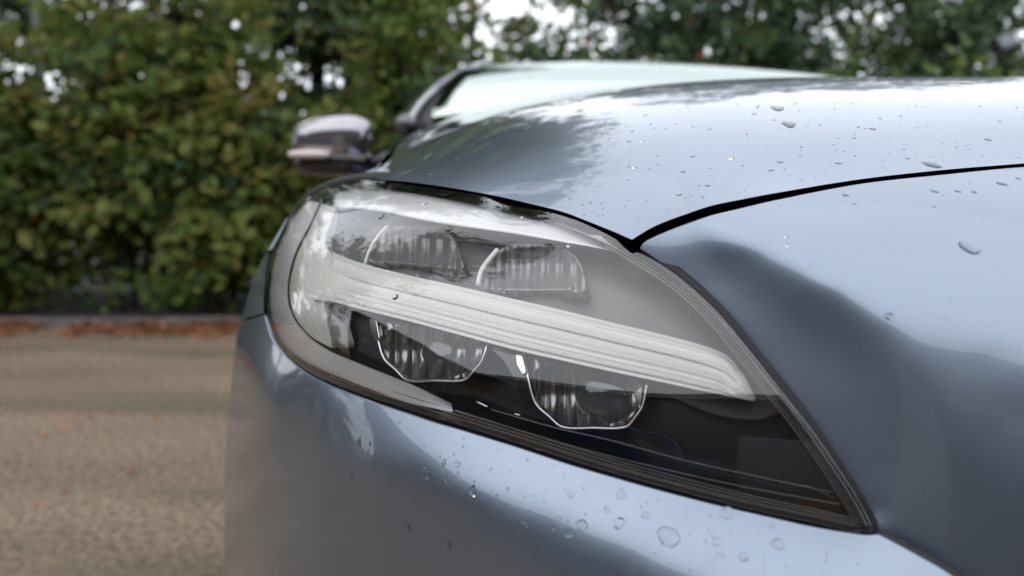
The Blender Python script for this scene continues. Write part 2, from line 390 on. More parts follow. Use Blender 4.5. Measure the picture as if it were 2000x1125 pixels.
# ------------------------------------------------------------------ bumper surface
C_TOP = [(515, 617), (530, 664), (571, 711), (628, 748), (720, 785), (800, 812), (900, 843), (1000, 874), (1100, 907), (1200, 937), (1300, 965), (1400, 991), (1500, 1014), (1600, 1036), (1690, 1050), (1716, 1049)]
SB = Pix(380, 2900, 420, 1760, 60)
for p in catmull(C_TOP[1:], 35): 
    q = (min(max(p[0], 524), 1695), p[1] - 16); SB.pt(p[0], p[1], float(SL.depth(*q)) - .003, w=30)
SB.pt(515, 600, .775, 20); SB.pt(505, 520, .83, 10); SB.pt(1900, 1170, .385, 20); SB.pt(2700, 1400, .40, 10)
for a in [(480, 640, -64, 10), (462, 760, -64, 6), (448, 900, -63, 4), (445, 1100, -62, 3), (500, 580, -66, 14), (520, 520, -66, 18),
          (540, 720, -54, 14), (540, 850, -53, 9), (540, 1000, -52, 7), (540, 1200, -52, 4), (640, 790, -46, 17), (640, 900, -45, 12), (640, 1050, -45, 8),
          (700, 796, -42, 30), (715, 840, -41, 28), (740, 900, -40, 20), (760, 960, -39, 13), (660, 790, -45, 22), (780, 1100, -38, 9), (800, 825, -38, 40), (800, 880, -37, 34), (800, 915, -37, 21), (900, 870, -33, 44), (900, 920, -33, 38), (900, 945, -33, 24), (900, 1000, -32, 15), (920, 1100, -32, 11),
          (1050, 910, -28, 44), (1050, 975, -28, 36), (1060, 1003, -28, 23), (1060, 1070, -27, 14), (1060, 1200, -27, 8),
          (1200, 955, -24, 42), (1200, 1030, -24, 38), (1200, 1062, -24, 24), (1200, 1120, -23, 15), (1200, 1300, -22, 6), (1350, 1000, -21, 36), (1350, 1060, -20, 42), (1360, 1130, -20, 24), (1350, 1220, -20, 12),
          (1500, 1030, -18, 30), (1500, 1075, -17, 46), (1500, 1150, -17, 36), (1500, 1230, -17, 16), (1650, 1060, -15, 30), (1650, 1110, -14, 48), (1700, 1200, -14, 36), (1800, 1200, -13, 45),
          (1700, 1400, -12, 8), (2300, 1400, -6, 8), (1000, 1600, -25, 2), (600, 1600, -48, 2), (2300, 1250, -6, 35)]: SB.nh(*a)
SB.fill(400, 2860, 440, 1740, 28, 1.0, 30.); SB.solve(.4)
# ------------------------------------------------------------------ front panel surface
B_TOP = [(1246, 480), (1320, 448), (1392, 422), (1440, 410), (1520, 391), (1680, 360), (1840, 342), (2000, 326), (2200, 310), (2500, 296), (2850, 290)]
B_LEFT = [(1716, 1044), (1690, 985), (1653, 920), (1603, 838), (1528, 740), (1480, 684), (1424, 620), (1360, 558), (1300, 515), (1246, 480)]
SF = Pix(1180, 2920, 240, 1740, 38)
for p in catmull(B_LEFT, 35):
    q = (p[0] - 16, p[1] + 6); SF.pt(p[0], p[1], float(SL.depth(*q)) - .001, w=20 if p[1] > 1030 or p[1] < 490 else 2)
SF.pt(2000, 326, .535, 25); SF.pt(2000, 800, .425, 15); SF.pt(2850, 300, .56, 10)
up = [(1440, 408, 52), (1540, 400, 56), (1700, 380, 58), (1850, 360, 60), (2000, 350, 60), (2200, 360, 58), (2600, 360, 55),
      (1540, 450, 48), (1700, 470, 46), (1850, 480, 47), (2000, 500, 47), (1640, 530, 42), (1780, 580, 38), (1900, 610, 36), (2000, 640, 35), (2300, 600, 38),
      (1470, 440, 44), (1580, 494, 40), (1700, 560, 36), (1400, 426, 44), (1760, 610, 30), (1850, 640, 27), (1950, 665, 24)]
band = [(1390, 458, 10), (1340, 476, 9), (1300, 492, 9), (1460, 478, 10), (1540, 522, 10), (1420, 560, 8), (1500, 620, 8), (1620, 570, 10), (1560, 700, 9), (1690, 628, 10), (1640, 740, 11), (1750, 720, 12), (1700, 860, 13), (1820, 850, 14), (1780, 960, 15), (1860, 1000, 16), (1940, 1090, 17), (2050, 1200, 17), (1960, 1000, 17)]
low = [(1820, 720, 20), (1900, 760, 19.5), (2000, 780, 19), (1900, 860, 19), (2000, 900, 19), (2100, 1000, 17), (2300, 900, 14), (2600, 1000, 8), (2300, 1400, 4), (1900, 1400, 10)]
for x, y, e in up: SF.nh(x, y, -8, e)
for x, y, e in band: SF.nh(x, y, -31 + max(0, x - 1560) * .035, e)
for x, y, e in low: SF.nh(x, y, -10, e)
SF.fill(1240, 2900, 290, 1700, 22, 1.0, 18.); SF.solve(.35)
# ------------------------------------------------------------------ bonnet surface
SH = Hgt(-.5, 1.8, .34, 2.3, .05)
A_FRONT = [(700, 350), (760, 352), (820, 358), (900, 370), (980, 385), (1040, 399), (1100, 414), (1150, 433), (1200, 453), (1234, 468)]
A_SHUT = [(1234, 468), (1280, 441), (1360, 411), (1392, 401), (1440, 391), (1520, 376), (1680, 350), (1840, 332), (2000, 319), (2200, 303), (2500, 289), (2850, 283)]
for p in catmull(A_FRONT, 18): SH.pt(P(p[0], p[1], float(SL.depth(p[0], p[1] + 5)) + .001), 14)
for p in catmull(A_SHUT[1:], 25): SH.pt(P(p[0], p[1], float(SF.depth(p[0], p[1] + 3))), 25 if p[0] > 1450 else 6)
for a in [(745, 332, .92), (765, 305, 1.06), (773, 275, 1.22), (787, 252, 1.42), (815, 233, 1.62), (862, 216, 1.85), (940, 206, 1.9), (1050, 192, 1.92), (1200, 181, 1.92), (1350, 172, 1.9),
          (1500, 163, 1.25), (1700, 161, 1.1), (1850, 165, 1.05), (2000, 175, 1.02), (2200, 180, 1.0)]: SH.pt(P(*a), 8)
for a in [(1234, 455, 30), (1450, 370, 30), (1700, 330, 30), (2000, 300, 28), (1400, 300, 27), (1700, 250, 24), (2000, 240, 22), (1200, 380, 30), (1300, 250, 22)]: pass
# slopes: gx to the side, gy rearwards, at ground plane positions
BS = [(.05, .56, .18, .48), (.09, .54, .15, .50), (.2, .53, .1, .50), (.3, .53, .05, .50), (.45, .55, .03, .46), (.7, .57, .0, .44), (.1, .62, .24, .38), (.25, .65, .12, .31), (.45, .65, .03, .29), (.7, .66, .0, .28), (1.1, .7, -.1, .30),
      (-.02, .68, .38, .28), (0., .75, .38, .23), (.1, .72, .30, .26), (.15, .8, .20, .21), (.35, .8, .07, .165), (.6, .8, .0, .15), (-.12, .8, .42, .22), (-.15, 1., .55, .17), (-.05, 1., .38, .14), (.1, 1., .22, .13), (.3, 1., .08, .125), (.6, 1., .0, .12),
      (-.18, 1.3, .5, .15), (-.05, 1.3, .30, .14), (.1, 1.3, .19, .13), (.3, 1.3, .08, .12), (.6, 1.3, 0, .11), (-.2, 1.6, .45, .13), (0, 1.7, .2, .11), (.3, 1.7, .05, .09), (.6, 1.8, 0, .07), (1.1, 1.2, -.15, .13), (1.1, 1.7, -.15, .09)]
def hfill(S, H, x0, x1, y0, y1, step, w, c=.12):
    H = np.array(H, float); K = lambda a, b: np.sqrt(((a[:, None] - b[None]) ** 2).sum(-1) + c * c); n = len(H)
    M = np.zeros((n + 1, n + 1)); M[:n, :n] = K(H[:, :2], H[:, :2]); M[:n, n] = M[n, :n] = 1
    co = np.linalg.solve(M, np.vstack([H[:, 2:], np.zeros((1, 2))])); gx, gy = np.meshgrid(np.arange(x0, x1, step), np.arange(y0, y1, step)); G = np.stack([gx.ravel(), gy.ravel()], -1)
    v = K(G, H[:, :2]) @ co[:n] + co[n]
    FX = np.array([P(p[0], p[1], float(SL.depth(p[0], p[1] + 5)) if p[0] < 1234 else float(SF.depth(p[0], p[1] + 3)))[:2] for p in catmull(A_FRONT, 20) + catmull(A_SHUT, 30)])
    for (a, b), (p, q) in zip(G, v):
        if b > np.interp(a, FX[:, 0], FX[:, 1]) + .0: S.nh(a, b, min(max(p, -.3), .6), min(max(q, .05), .65), w)
hfill(SH, BS, -.35, 1.6, .42, 2.2, .04, .5)
SH.solve(2.0)
if __name__ == '__main__':
    print('lens d', [round(float(SL.depth(*p)), 3) for p in [(1697, 1030), (1240, 490), (700, 353), (519, 600), (850, 600)]])
    for s_, p_ in ((SF, (1390, 470)), (SF, (1800, 450)), (SF, (1800, 900)), (SB, (1000, 1000)), (SB, (1500, 1075)), (SL, (1000, 600)), (SL, (1450, 805))):
        n = s_.normal(*p_); print(p_, 'el', round(math.degrees(math.asin(n[2])), 1), 'az', round(math.degrees(math.atan2(n[0], -n[1])), 1))

# ================================================================== THE CAR
car = empty('parked_car', (0.5, 2.2, 0)); 
tag(car, 'wet metallic blue-grey car with its front corner and headlight close to the camera', 'car')
# bonnet
def a_hit(c, lift=0):
    o = []
    for p in c:
        d = float(SL.depth(p[0], p[1] + 5)) if p[0] < 1234 else float(SF.depth(p[0], p[1] + 3))
        o.append(tuple(SH.hit(p[0], p[1], d - .03, d + .25)[:2]))
    return o
front = a_hit(catmull(A_FRONT, 14)); shut = a_hit(catmull(A_SHUT, 20))
left = [(-.15, .80), (-.170, .90), (-.182, 1.06), (-.197, 1.22), (-.212, 1.42), (-.21, 1.62), (-.178, 1.85)]
sil = [tuple(P(*a)[:2]) for a in [(745, 332, .92), (765, 305, 1.06), (773, 275, 1.22), (787, 252, 1.42), (815, 233, 1.62), (862, 216, 1.85)]]
rear = [sil[-1], (0, 1.95), (.3, 2.02), (.7, 2.05), (1.1, 2.03), (1.5, 1.95)]
edge_l = catmull([front[0]] + sil, .02)
lpA = np.array([np.array(p) for p in front[:-1]] + [np.array(p) for p in shut] + [np.array((shut[-1][0] + .25, shut[-1][1] + .3))] + [np.array(p) for p in catmull(rear, .04)[::-1]] + [np.array(p) for p in edge_l[::-1][1:-1]])
def rollA(x, y):
    if y > .82 and x < -.14: return (.07, 75, .35)
    return None
bonnet = panel('bonnet', SH, lpA, .0125, PAINT, car, .0025, .008, roll=rollA)
# front panel right of the headlight
lpB = loop([B_TOP, [(2850, 290), (2860, 900), (2850, 1500)], [(2850, 1500), (2400, 1450), (2100, 1330), (1990, 1235), (1900, 1155), (1850, 1115), (1790, 1080), (1745, 1058), (1716, 1044)], B_LEFT], 7)
fp = panel('front_panel', SF, lpB, 9, PAINT, car, .002, .006)
# bumper
lpC = loop([C_TOP, [(1716, 1049), (1745, 1064), (1788, 1087), (1848, 1122), (1898, 1162), (1988, 1242), (2098, 1337), (2398, 1457), (2850, 1510)], [(2850, 1510), (2860, 1700)], [(2860, 1700), (2000, 1700), (1000, 1700), (460, 1700)],
            [(460, 1700), (444, 1300), (440, 1100), (440, 960), (444, 848), (455, 735), (464, 665), (470, 631)], [(470, 631), (490, 624), (515, 617)]], 7)
def rollC(x, y):
    if x < 475 and y > 635: return (.16, 32, 1.2)
    if y > 1650: return (.05, 80, .3)
    return None
bumper = panel('bumper', SB, lpC, 9, PAINT, car, .002, .012, roll=rollC)
lpE = loop([[(515, 612), (516, 570), (520, 530), (528, 496)], [(528, 496), (519, 494), (503, 525), (489, 562), (471, 626)], [(471, 626), (490, 619), (515, 612)]], 4)
def rollE(x, y):
    if x < 515 and y < 616 and x + (y - 494) * .36 < 521: return (.02, 40, .03)
wing = panel('wing', SB, lpE, 5, PAINT, car, .0015, .01, roll=rollE)
# black strips behind the panel gaps, the gap shade put in as colour
gk = [P(p[0], p[1], float(SF.depth(p[0], p[1])) + .020 + .014 * max(0, min(1, (1560 - p[0]) / 150))) for p in catmull([(1236, 474), (1300, 448), (1385, 414), (1440, 401), (1520, 384), (1680, 355), (1840, 337), (2000, 323), (2200, 307), (2850, 287)], 12)]
mesh_obj('bonnet_gap_shade', *tube_mesh(gk, .009, 8), RUBBER, car)
gk2 = [P(p[0], p[1], float(SB.depth(p[0], p[1])) + .006) for p in catmull([(1716, 1047), (1745, 1061), (1789, 1084), (1849, 1119), (1899, 1159), (1989, 1239), (2099, 1334)], 12)]
mesh_obj('panel_gap_shade', *tube_mesh(gk2, .004, 6), RUBBER, car)

# ------------------------------------------------------------------ headlight
hl = empty('headlight', (0, 0, 0), car); hl.matrix_parent_inverse = Matrix.Translation(-car.location)
def grow(lp, d):
    t = np.roll(lp, -1, 0) - np.roll(lp, 1, 0); n = np.stack([t[:, 1], -t[:, 0]], -1); n /= np.linalg.norm(n, axis=1, keepdims=True) + 1e-9
    ar = (lp[:, 0] * np.roll(lp[:, 1], -1) - np.roll(lp[:, 0], -1) * lp[:, 1]).sum()
    return lp + n * d * (1 if ar > 0 else -1)
lens = panel('lens', SL, LENS, 8, GLASS, hl, .0025, .008)
# black rubber gasket all around, lying in the gap between lens and body
def ring(name, inner, outer, off, m, thick=.004):
    V = []; Fc = []; n = len(inner)
    for q, k in ((outer, 0), (outer, 1), (inner, 1), (inner, 2)):
        o = {0: off + thick, 1: off, 2: off + thick}[k]
        for p in q: V.append(SL.pos(p[0], p[1], o))
    for r in range(3):
        for i in range(n):
            j = (i + 1) % n; Fc.append((r * n + i, r * n + j, (r + 1) * n + j, (r + 1) * n + i))
    return mesh_obj(name, V, Fc, m, hl)
gr_ = grow(LENS, 20); gr5 = grow(LENS, 2); kk = np.clip((LENS[:, 0] - 560) / 200, 0, 1)[:, None]; kk = np.where((LENS[:, 1] > 640)[:, None], 1, kk)
ring('gasket', grow(LENS, -3), gr_ * kk + gr5 * (1 - kk), .0105, RUBBER, .01)
wv = np.where((LENS[:, 1] > 640) | (LENS[:, 0] > 1180), 1.0, .2)
for _ in range(12): wv = (np.roll(wv, 1) + 2 * wv + np.roll(wv, -1)) / 4
IN1 = LENS + (grow(LENS, -13) - LENS) * wv[:, None]
ring('lens_border', IN1, grow(LENS, -1), .0085, GLOSSBLK, .012)
for k, d in enumerate((-9, -15, -21)):
    lpk = grow(LENS, d); seg = [p for p in lpk if p[0] > 700 and p[1] > 430]
    i0 = [i for i in range(len(lpk)) if lpk[i][0] > 1180 and lpk[i][1] < 520][0]
    lk = np.roll(lpk, -i0, 0); seg = []
    for p in lk:
        if p[0] < 640 and p[1] > 600: break
        seg.append(p)
    mesh_obj('rim_rib', *tube_mesh([SL.pos(p[0], p[1], .0075 + .001 * k) for p in seg], .00042, 6), GREYLINE, hl)
# housing: deep dark tub
def hoff(x, y): return np.full(np.shape(x), .075)
tub = panel('housing', SL, grow(LENS, -4), 26, HOUSE, hl, .001, -.0, off=.085)
V = []; Fc = []; n = len(LENS); g0 = grow(LENS, -6)
for o in (.003, .086):
    for p in g0: V.append(SL.pos(p[0], p[1], o + (.024 * min(1, max(0, (820 - p[0]) / 150)) if o < .01 and p[1] > 385 else 0)))
for i in range(n): Fc.append((i, (i + 1) % n, n + (i + 1) % n, n + i))
mesh_obj('housing_wall', V, Fc, HOUSE, hl)
# upper chamber back, its grey paints in the sky reflection of the lens
up_lp = loop([[(632, 440), (652, 408), (740, 412), (830, 428), (1000, 452), (1190, 485), (1240, 505)], [(1240, 505), (1330, 572), (1400, 640), (1450, 700), (1500, 765), (1525, 800)], [(1525, 800), (1480, 815), (1400, 805), (1300, 765), (1100, 690), (900, 640), (700, 590), (640, 560), (632, 440)]], 8)
panel('upper_chamber', SL, up_lp, 16, CHAMBER_SKY, hl, .002, .02, off=.045)
# white strip that paints the sky reflection along the lens top
ruled('top_sky_gleam', SL, [(655, 378), (700, 366), (760, 367), (820, 373), (900, 386), (980, 402), (1050, 419), (1100, 436), (1150, 458), (1196, 488)],
      [(650, 404), (700, 408), (760, 416), (830, 431), (900, 442), (1000, 456), (1060, 466), (1100, 473), (1150, 481), (1196, 490)], 70, 8, lambda s, t: .038 - .022 * t, WHITEP, hl)
# outer crescent, coloured white in place of sky mirrored in chrome
OUT_O = [(601, 391), (572, 428), (541, 490), (528, 557), (530, 617), (550, 665), (583, 698), (628, 722), (720, 759), (800, 787), (884, 805)]
OUT_I = [(625, 396), (606, 437), (576, 497), (562, 562), (570, 613), (600, 654), (642, 684), (700, 709), (760, 733), (820, 758), (882, 788)]
ruled('crescent_trim', SL, OUT_O, OUT_I, 110, 9, lambda s, t: .007 + .015 * t - .003 * math.sin(math.pi * t), WHITEP, hl, .01)
OUT_C = [(600, 700), (640, 721), (720, 759), (800, 787), (884, 806)]
ruled('crescent_foot', SL, OUT_C, [(596, 706), (640, 730), (720, 769), (800, 799), (884, 820)][:5], 40, 3, lambda s, t: .012 + .004 * t, SATIN, hl, .006)
# light guide stem (cream, left) and bar
stem_lp = loop([[(627, 398), (650, 407)], [(650, 407), (640, 440), (631, 465), (635, 484), (645, 500)], [(645, 500), (645, 588)], [(645, 588), (630, 586), (635, 630), (645, 676)], [(645, 676), (604, 652), (574, 611), (566, 562), (580, 499), (609, 440), (627, 398)]], 5)
def soff(x, y): return .019 + .0008 * np.sin(np.asarray(x) * .5 + np.asarray(y) * 1.3) + .0006 * np.sin(np.asarray(y) * .9)
panel('light_guide_stem', SL, stem_lp, 4, CREAM, hl, .002, .02, offf=soff)
BT = [(610, 478), (640, 488), (700, 512), (800, 538), (900, 560), (1000, 583), (1100, 606), (1200, 631), (1300, 655), (1380, 677), (1422, 696), (1452, 732), (1476, 775)]
BB = [(612, 586), (645, 589), (700, 603), (800, 628), (900, 655), (1000, 682), (1100, 705), (1200, 727), (1300, 748), (1360, 761), (1400, 769), (1440, 777), (1474, 784)]
def boff(s, t):
    r = 0
    for c, w, a in ((.12, .05, .0035), (.36, .04, .004), (.40, .015, -.004), (.62, .06, .004), (.8, .02, -.003), (.88, .03, .004)):
        r -= a * math.exp(-((t - c) / w) ** 2)
    fade = min(1, s * 12, (1 - s) * 9)
    fine = .0008 * math.sin(s * 1150) * (math.exp(-((t - .40) / .03) ** 2) + math.exp(-((t - .84) / .03) ** 2)) * (1 if s < .86 else 0)
    tip = .0018 * math.sin(t * 60 + 5 * math.sin(s * 30)) * max(0, (s - .88) * 8)
    return .024 - .012 * t - .002 * math.sin(math.pi * t) + r * .65 * fade + fine + tip
ruled('light_guide_bar', SL, BT, BB, 900, 60, boff, CREAM, hl, .02)
# lower chamber: shelf under the bar
panel('lower_chamber', SL, loop([[(632, 592), (700, 606), (900, 658), (1100, 708), (1300, 752), (1480, 790), (1540, 830)], [(1540, 830), (1600, 930), (1650, 1000)], [(1650, 1000), (1500, 975), (1300, 925), (1100, 865), (890, 800), (700, 725), (648, 680), (632, 592)]], 10), 20, HOUSE, hl, .002, .02, off=.062)
# floor ledge of the lower chamber with its fine lines
ruled('chamber_floor', SL, [(800, 760), (900, 772), (1000, 806), (1100, 838), (1200, 868), (1350, 905), (1500, 942), (1640, 975)], [(800, 775), (900, 816), (1000, 846), (1100, 877), (1200, 906), (1350, 948), (1500, 984), (1650, 1012)], 60, 6, lambda s, t: .046 - .034 * t, HOUSE, hl, .01)
for c in ([(890, 801), (1000, 836), (1150, 880), (1300, 917), (1450, 950), (1640, 985)], [(960, 800), (1080, 834), (1200, 862), (1340, 900), (1500, 935), (1628, 962)], [(1570, 948), (1600, 958), (1632, 975)]):
    wire('floor_line', SL, c, .0004, GREYLINE, hl, off=.0135 if c[0][0] < 900 else .026)
for c in ([(930, 784), (955, 796)], [(1003, 808), (1018, 812)]): wire('floor_clip', SL, c, .0012, SATIN, hl, off=.03)

def module(cx, pts, inner, seed, k, upper=False):
    """reflector bowl: fluted back, round projector, bright bezel line"""
    lp = loop([pts + [pts[0]]], 6) if False else np.array(catmull(pts, 5, True))
    c = lp.mean(0); ex = (lp[:, 0].max() - lp[:, 0].min()) / 2; ey = (lp[:, 1].max() - lp[:, 1].min()) / 2
    base = .03 if upper else .034
    def off(x, y):
        r2 = ((x - c[0]) / ex) ** 2 + ((y - c[1]) / ey) ** 2
        fl = np.abs(np.sin((x - c[0]) / ex * math.pi * (3.2 if not upper else 3.6) + .18 * (y - c[1]) / ey))
        return base + .016 * (1 - np.clip(r2, 0, 1)) - .0045 * fl
    panel('reflector_bowl', SL, lp, 3.2, REFL2 if not upper else REFL3, hl, .001, .012, offf=off)
    return c, ex, ey
REFL2 = mat('dark fluted reflector', (.30, .295, .295), .22, .9)
REFL3 = mat('pale fluted reflector', (.22, .22, .225), .3, .4)
for pts in ([(716, 505), (735, 462), (755, 444), (800, 444), (850, 447), (878, 460), (893, 490), (903, 522), (860, 520), (780, 512)],
            [(948, 560), (960, 520), (985, 482), (1040, 476), (1090, 482), (1120, 500), (1138, 535), (1139, 566), (1090, 562), (1010, 563)]):
    module(0, pts, 0, 0, 0, True)
wire('reflector_edge', SL, [(713, 515), (722, 490), (738, 462), (757, 442)], .0016, WHITEP, hl, off=.026)
wire('reflector_edge', SL, [(934, 556), (940, 530), (955, 508), (972, 488)], .0022, WHITEP, hl, off=.026)
wire('reflector_rim', SL, [(757, 442), (800, 441), (850, 444), (880, 457), (896, 488), (905, 526)], .00025, SATIN, hl, off=.028)
wire('reflector_rim', SL, [(938, 562), (1010, 566), (1100, 566), (1141, 568), (1140, 536), (1122, 500), (1100, 484)], .00025, SATIN, hl, off=.028)
M1 = [(738, 632), (746, 672), (756, 700), (776, 722), (797, 740), (850, 741), (905, 740), (925, 722), (940, 704), (950, 678), (948, 668), (850, 640)]
M2 = [(1030, 700), (1040, 750), (1050, 786), (1075, 812), (1101, 832), (1160, 833), (1220, 831), (1240, 810), (1254, 790), (1262, 752), (1200, 735), (1100, 712)]
module(0, M1, 0, 0, 0); module(0, M2, 0, 0, 0)
wire('module_bezel', SL, [(733, 630), (741, 672), (751, 701), (773, 722), (796, 742), (850, 743), (907, 742), (927, 723), (942, 704), (952, 672)], .0011, CHROME, hl, off=.027)
wire('module_bezel', SL, [(1022, 690), (1034, 750), (1046, 788), (1072, 813), (1099, 834), (1160, 836), (1222, 834), (1243, 812), (1256, 791), (1264, 748)], .0011, CHROME, hl, off=.027)
# round projector lenses
PROJ = mat('projector glass', (.08, .085, .09), .05, .0, 1.0)
def projector(px, py, r, off):
    V = []; Fc = []; c = SL.pos(px, py, off); nn = SL.normal(px, py); t = np.cross(nn, [0, 0, 1.]); t /= np.linalg.norm(t); u = np.cross(t, nn)
    K, M = 8, 32
    for i in range(K + 1):
        a = i / K * math.pi / 2
        for j in range(M):
            b = 2 * math.pi * j / M; V.append(c + (t * math.cos(b) + u * math.sin(b)) * r * math.sin(a) + nn * r * .35 * math.cos(a))
    for i in range(K):
        for j in range(M): Fc.append((i * M + j, i * M + (j + 1) % M, (i + 1) * M + (j + 1) % M, (i + 1) * M + j))
    mesh_obj('projector_lens', V, Fc, PROJ, hl)
projector(1180, 768, .021, .046); projector(858, 690, .021, .052)
# divider posts
def plate(name, poly, off, m, thick=.01, step=6):
    return panel(name, SL, loop([poly + [poly[0]]], step) if False else np.array([q for i in range(len(poly)) for q in catmull([poly[i], poly[(i + 1) % len(poly)]], step)[:-1]]), 10, m, hl, .001, thick, off=off)
plate('divider_post', [(955, 676), (1016, 690), (1044, 790), (1028, 796), (1005, 740), (985, 705)], .03, GLOSSBLK)
plate('chrome_blade', [(1008, 693), (1019, 695), (1026, 728), (1020, 730), (1010, 712)], .024, SATIN, .003, 4)
plate('chrome_blade', [(722, 624), (734, 627), (740, 662), (733, 664), (725, 645)], .024, SATIN, .003, 4)
plate('chrome_blade', [(1240, 770), (1256, 750), (1262, 752), (1250, 790)], .034, REFL2, .003, 4)

# ------------------------------------------------------------------ windscreen, pillar, roof, mirror
def grid(name, rows, m, parent, thick=0):
    V = [p for r in rows for p in r]; w = len(rows[0])
    Fc = [(i * w + j, i * w + j + 1, (i + 1) * w + j + 1, (i + 1) * w + j) for i in range(len(rows) - 1) for j in range(w - 1)]
    o = mesh_obj(name, V, Fc, m, parent)
    if thick: md = o.modifiers.new('t', 'SOLIDIFY'); md.thickness = thick; md.offset = 0
    return o
base = catmull([P(838, 232, 1.86), P(1000, 212, 1.96), P(1250, 195, 2.02), P(1550, 190, 2.02), P(1850, 200, 1.95)], .05)
topc = catmull([P(925, 134, 2.32), P(1000, 127, 2.38), P(1230, 122, 2.44), P(1400, 140, 2.40), P(1560, 170, 2.32)], .05)
def rs(c, n):
    c = np.array(c); l = np.r_[0, np.cumsum(np.linalg.norm(np.diff(c, axis=0), axis=1))]; s = np.linspace(0, l[-1], n)
    return np.stack([np.interp(s, l, c[:, k]) for k in range(3)], -1)
Bq, Tq = rs(base, 24), rs(topc, 24)
rows = [[Bq[i] * (1 - t) + Tq[i] * t + np.array([0, -.02, .035]) * math.sin(math.pi * t) for i in range(24)] for t in np.linspace(0, 1, 12)]
grid('windscreen', rows, WGLASS, car, .004)
ROOFM = mat('gloss black roof', (.02, .02, .022), .15, coat=1)
rows = [[Tq[i] + np.array([.02 * t, 1.0 * t, .03 * math.sin(t * 2.2)]) for i in range(24)] for t in np.linspace(0, 1, 8)]
grid('roof', rows, ROOFM, car, .01)
# interior behind the glass: dashboard top and seats
INT = mat('dark cabin trim', (.03, .035, .033), .7)
rows = [[Bq[i] + np.array([0, .05 + .5 * t, -.10 - .02 * t]) for i in range(24)] for t in np.linspace(0, 1, 5)]
grid('dashboard', rows, INT, car, .01)
pl = [P(790, 247, 1.78), P(812, 214, 1.95), P(845, 180, 2.15), P(885, 152, 2.24), P(925, 132, 2.34), P(960, 124, 2.6)]
plc = catmull(pl, .03)
mesh_obj('pillar', *tube_mesh(plc, np.linspace(.026, .010, len(plc)), 12), mat('pillar paint', (.10, .10, .115), .25, .6, 1), car)
pl2 = catmull([np.array(p) + np.array([.045 - .03 * i / 5, -.012, -.012]) for i, p in enumerate(pl)], .03)
mesh_obj('pillar_seal', *tube_mesh(pl2, np.linspace(.02, .009, len(pl2)), 10), RUBBER, car)
# side of the car behind the front corner: doors seen only edge on
SIDEC = [(-.345, .98), (-.39, 1.3), (-.43, 1.8), (-.46, 2.4), (-.47, 3.2), (-.44, 3.9)]
def side(z, b): return [np.array([x + b, y, z]) for x, y in catmull(SIDEC, .08)]
rows = [side(.30, .05), side(.5, .0), side(.7, -.01), side(.85, .0), side(.93, .05), side(.98, .13), side(1.0, .18)]
grid('door_side', rows, PAINT, car, .006)
for y0, nm in ((1.45, 'front_wheel'), (3.6, 'rear_wheel')):
    V, Fc = tube_mesh([(-.40, y0, .34), (-.17, y0, .34)], .34, 32); mesh_obj(nm, V, Fc, RUBBER, car)
# mirror
mir = empty('wing_mirror', (0, 0, 0), car); mir.matrix_parent_inverse = Matrix.Translation(-car.location)
def blob(name, c, rx, ry, rz, m, ex=2.6, zlo=-1, zhi=1, shear=0, taper=0):
    V = []; Fc = []; K, M = 18, 36
    se = lambda v, e: math.copysign(abs(v) ** e, v)
    for i in range(K + 1):
        a = -math.pi / 2 + math.pi * i / K; z = min(max(se(math.sin(a), 2 / ex), zlo), zhi)
        for j in range(M):
            b = 2 * math.pi * j / M; k = se(math.cos(a), 2 / ex)
            x = se(math.cos(b), 2 / ex) * k; y = se(math.sin(b), 2 / ex) * k
            zz = z * (1 + taper * x)
            V.append((c[0] + rx * x + shear * zz * rx, c[1] + ry * y, c[2] + rz * zz))
    for i in range(K):
        for j in range(M): Fc.append((i * M + j, i * M + (j + 1) % M, (i + 1) * M + (j + 1) % M, (i + 1) * M + j))
    return mesh_obj(name, V, Fc, m, mir)
MC = P(650, 283, 1.85)
MIRM = mat('gloss grey mirror cap', (.32, .31, .33), .14, .85, 1.0)
blob('mirror_cap', MC + np.array([0, 0, .012]), .1, .055, .062, MIRM, 2.5, taper=.14, shear=.06)
blob('mirror_base', MC + np.array([.004, .01, -.045]), .1, .06, .034, GLOSSBLK, 2.8)
blob('mirror_indicator', P(604, 302, 1.79), .050, .03, .0095, AMBER, 3.5)
mesh_obj('mirror_arm', *tube_mesh(catmull([P(690, 318, 1.87), P(735, 316, 1.86), P(790, 300, 1.85)], .02), .02, 12), GLOSSBLK, mir)

# ------------------------------------------------------------------ rain drops
def drop_mesh(seed, tear=0.0, flat=.32):
    r_ = np.random.RandomState(seed); V = []; Fc = []; M, K = 16, 5
    ph = r_.rand(4) * 6.28
    for i in range(K + 1):
        a = i / K * math.pi / 2
        for j in range(M):
            b = 2 * math.pi * j / M
            rr = math.sin(a) * (1 + .10 * math.sin(2 * b + ph[0]) + .06 * math.sin(3 * b + ph[1]))
            y = rr * math.sin(b); x = rr * math.cos(b)
            if tear and y > 0: x *= 1 - .75 * tear * y ** 1.2; y *= 1 + .6 * tear
            V.append((x, y, flat * math.cos(a) - .02))
    n = len(V)
    for i in range(K):
        for j in range(M): Fc.append((i * M + j, (i + 1) * M + j, (i + 1) * M + (j + 1) % M, i * M + (j + 1) % M))
    Fc.append(tuple(n - M + j for j in range(M))[::-1])
    return V, Fc
def frame(p, n):
    n = np.array(n); up = np.array([0, 0, 1.]); d = up - n * (up @ n); l = np.linalg.norm(d)
    d = d / l if l > .05 else np.array([0, 1., 0]); s = np.cross(d, n)
    return s, d, n
DM = []
for k in range(10):
    V, Fc = drop_mesh(k, .8 if k % 3 == 0 else 0, .20 + .03 * (k % 4)); me = bpy.data.meshes.new('raindrop'); me.from_pydata(V, [], Fc); me.materials.append(WATER)
    me.polygons.foreach_set('use_smooth', [True] * len(me.polygons)); DM.append(me)
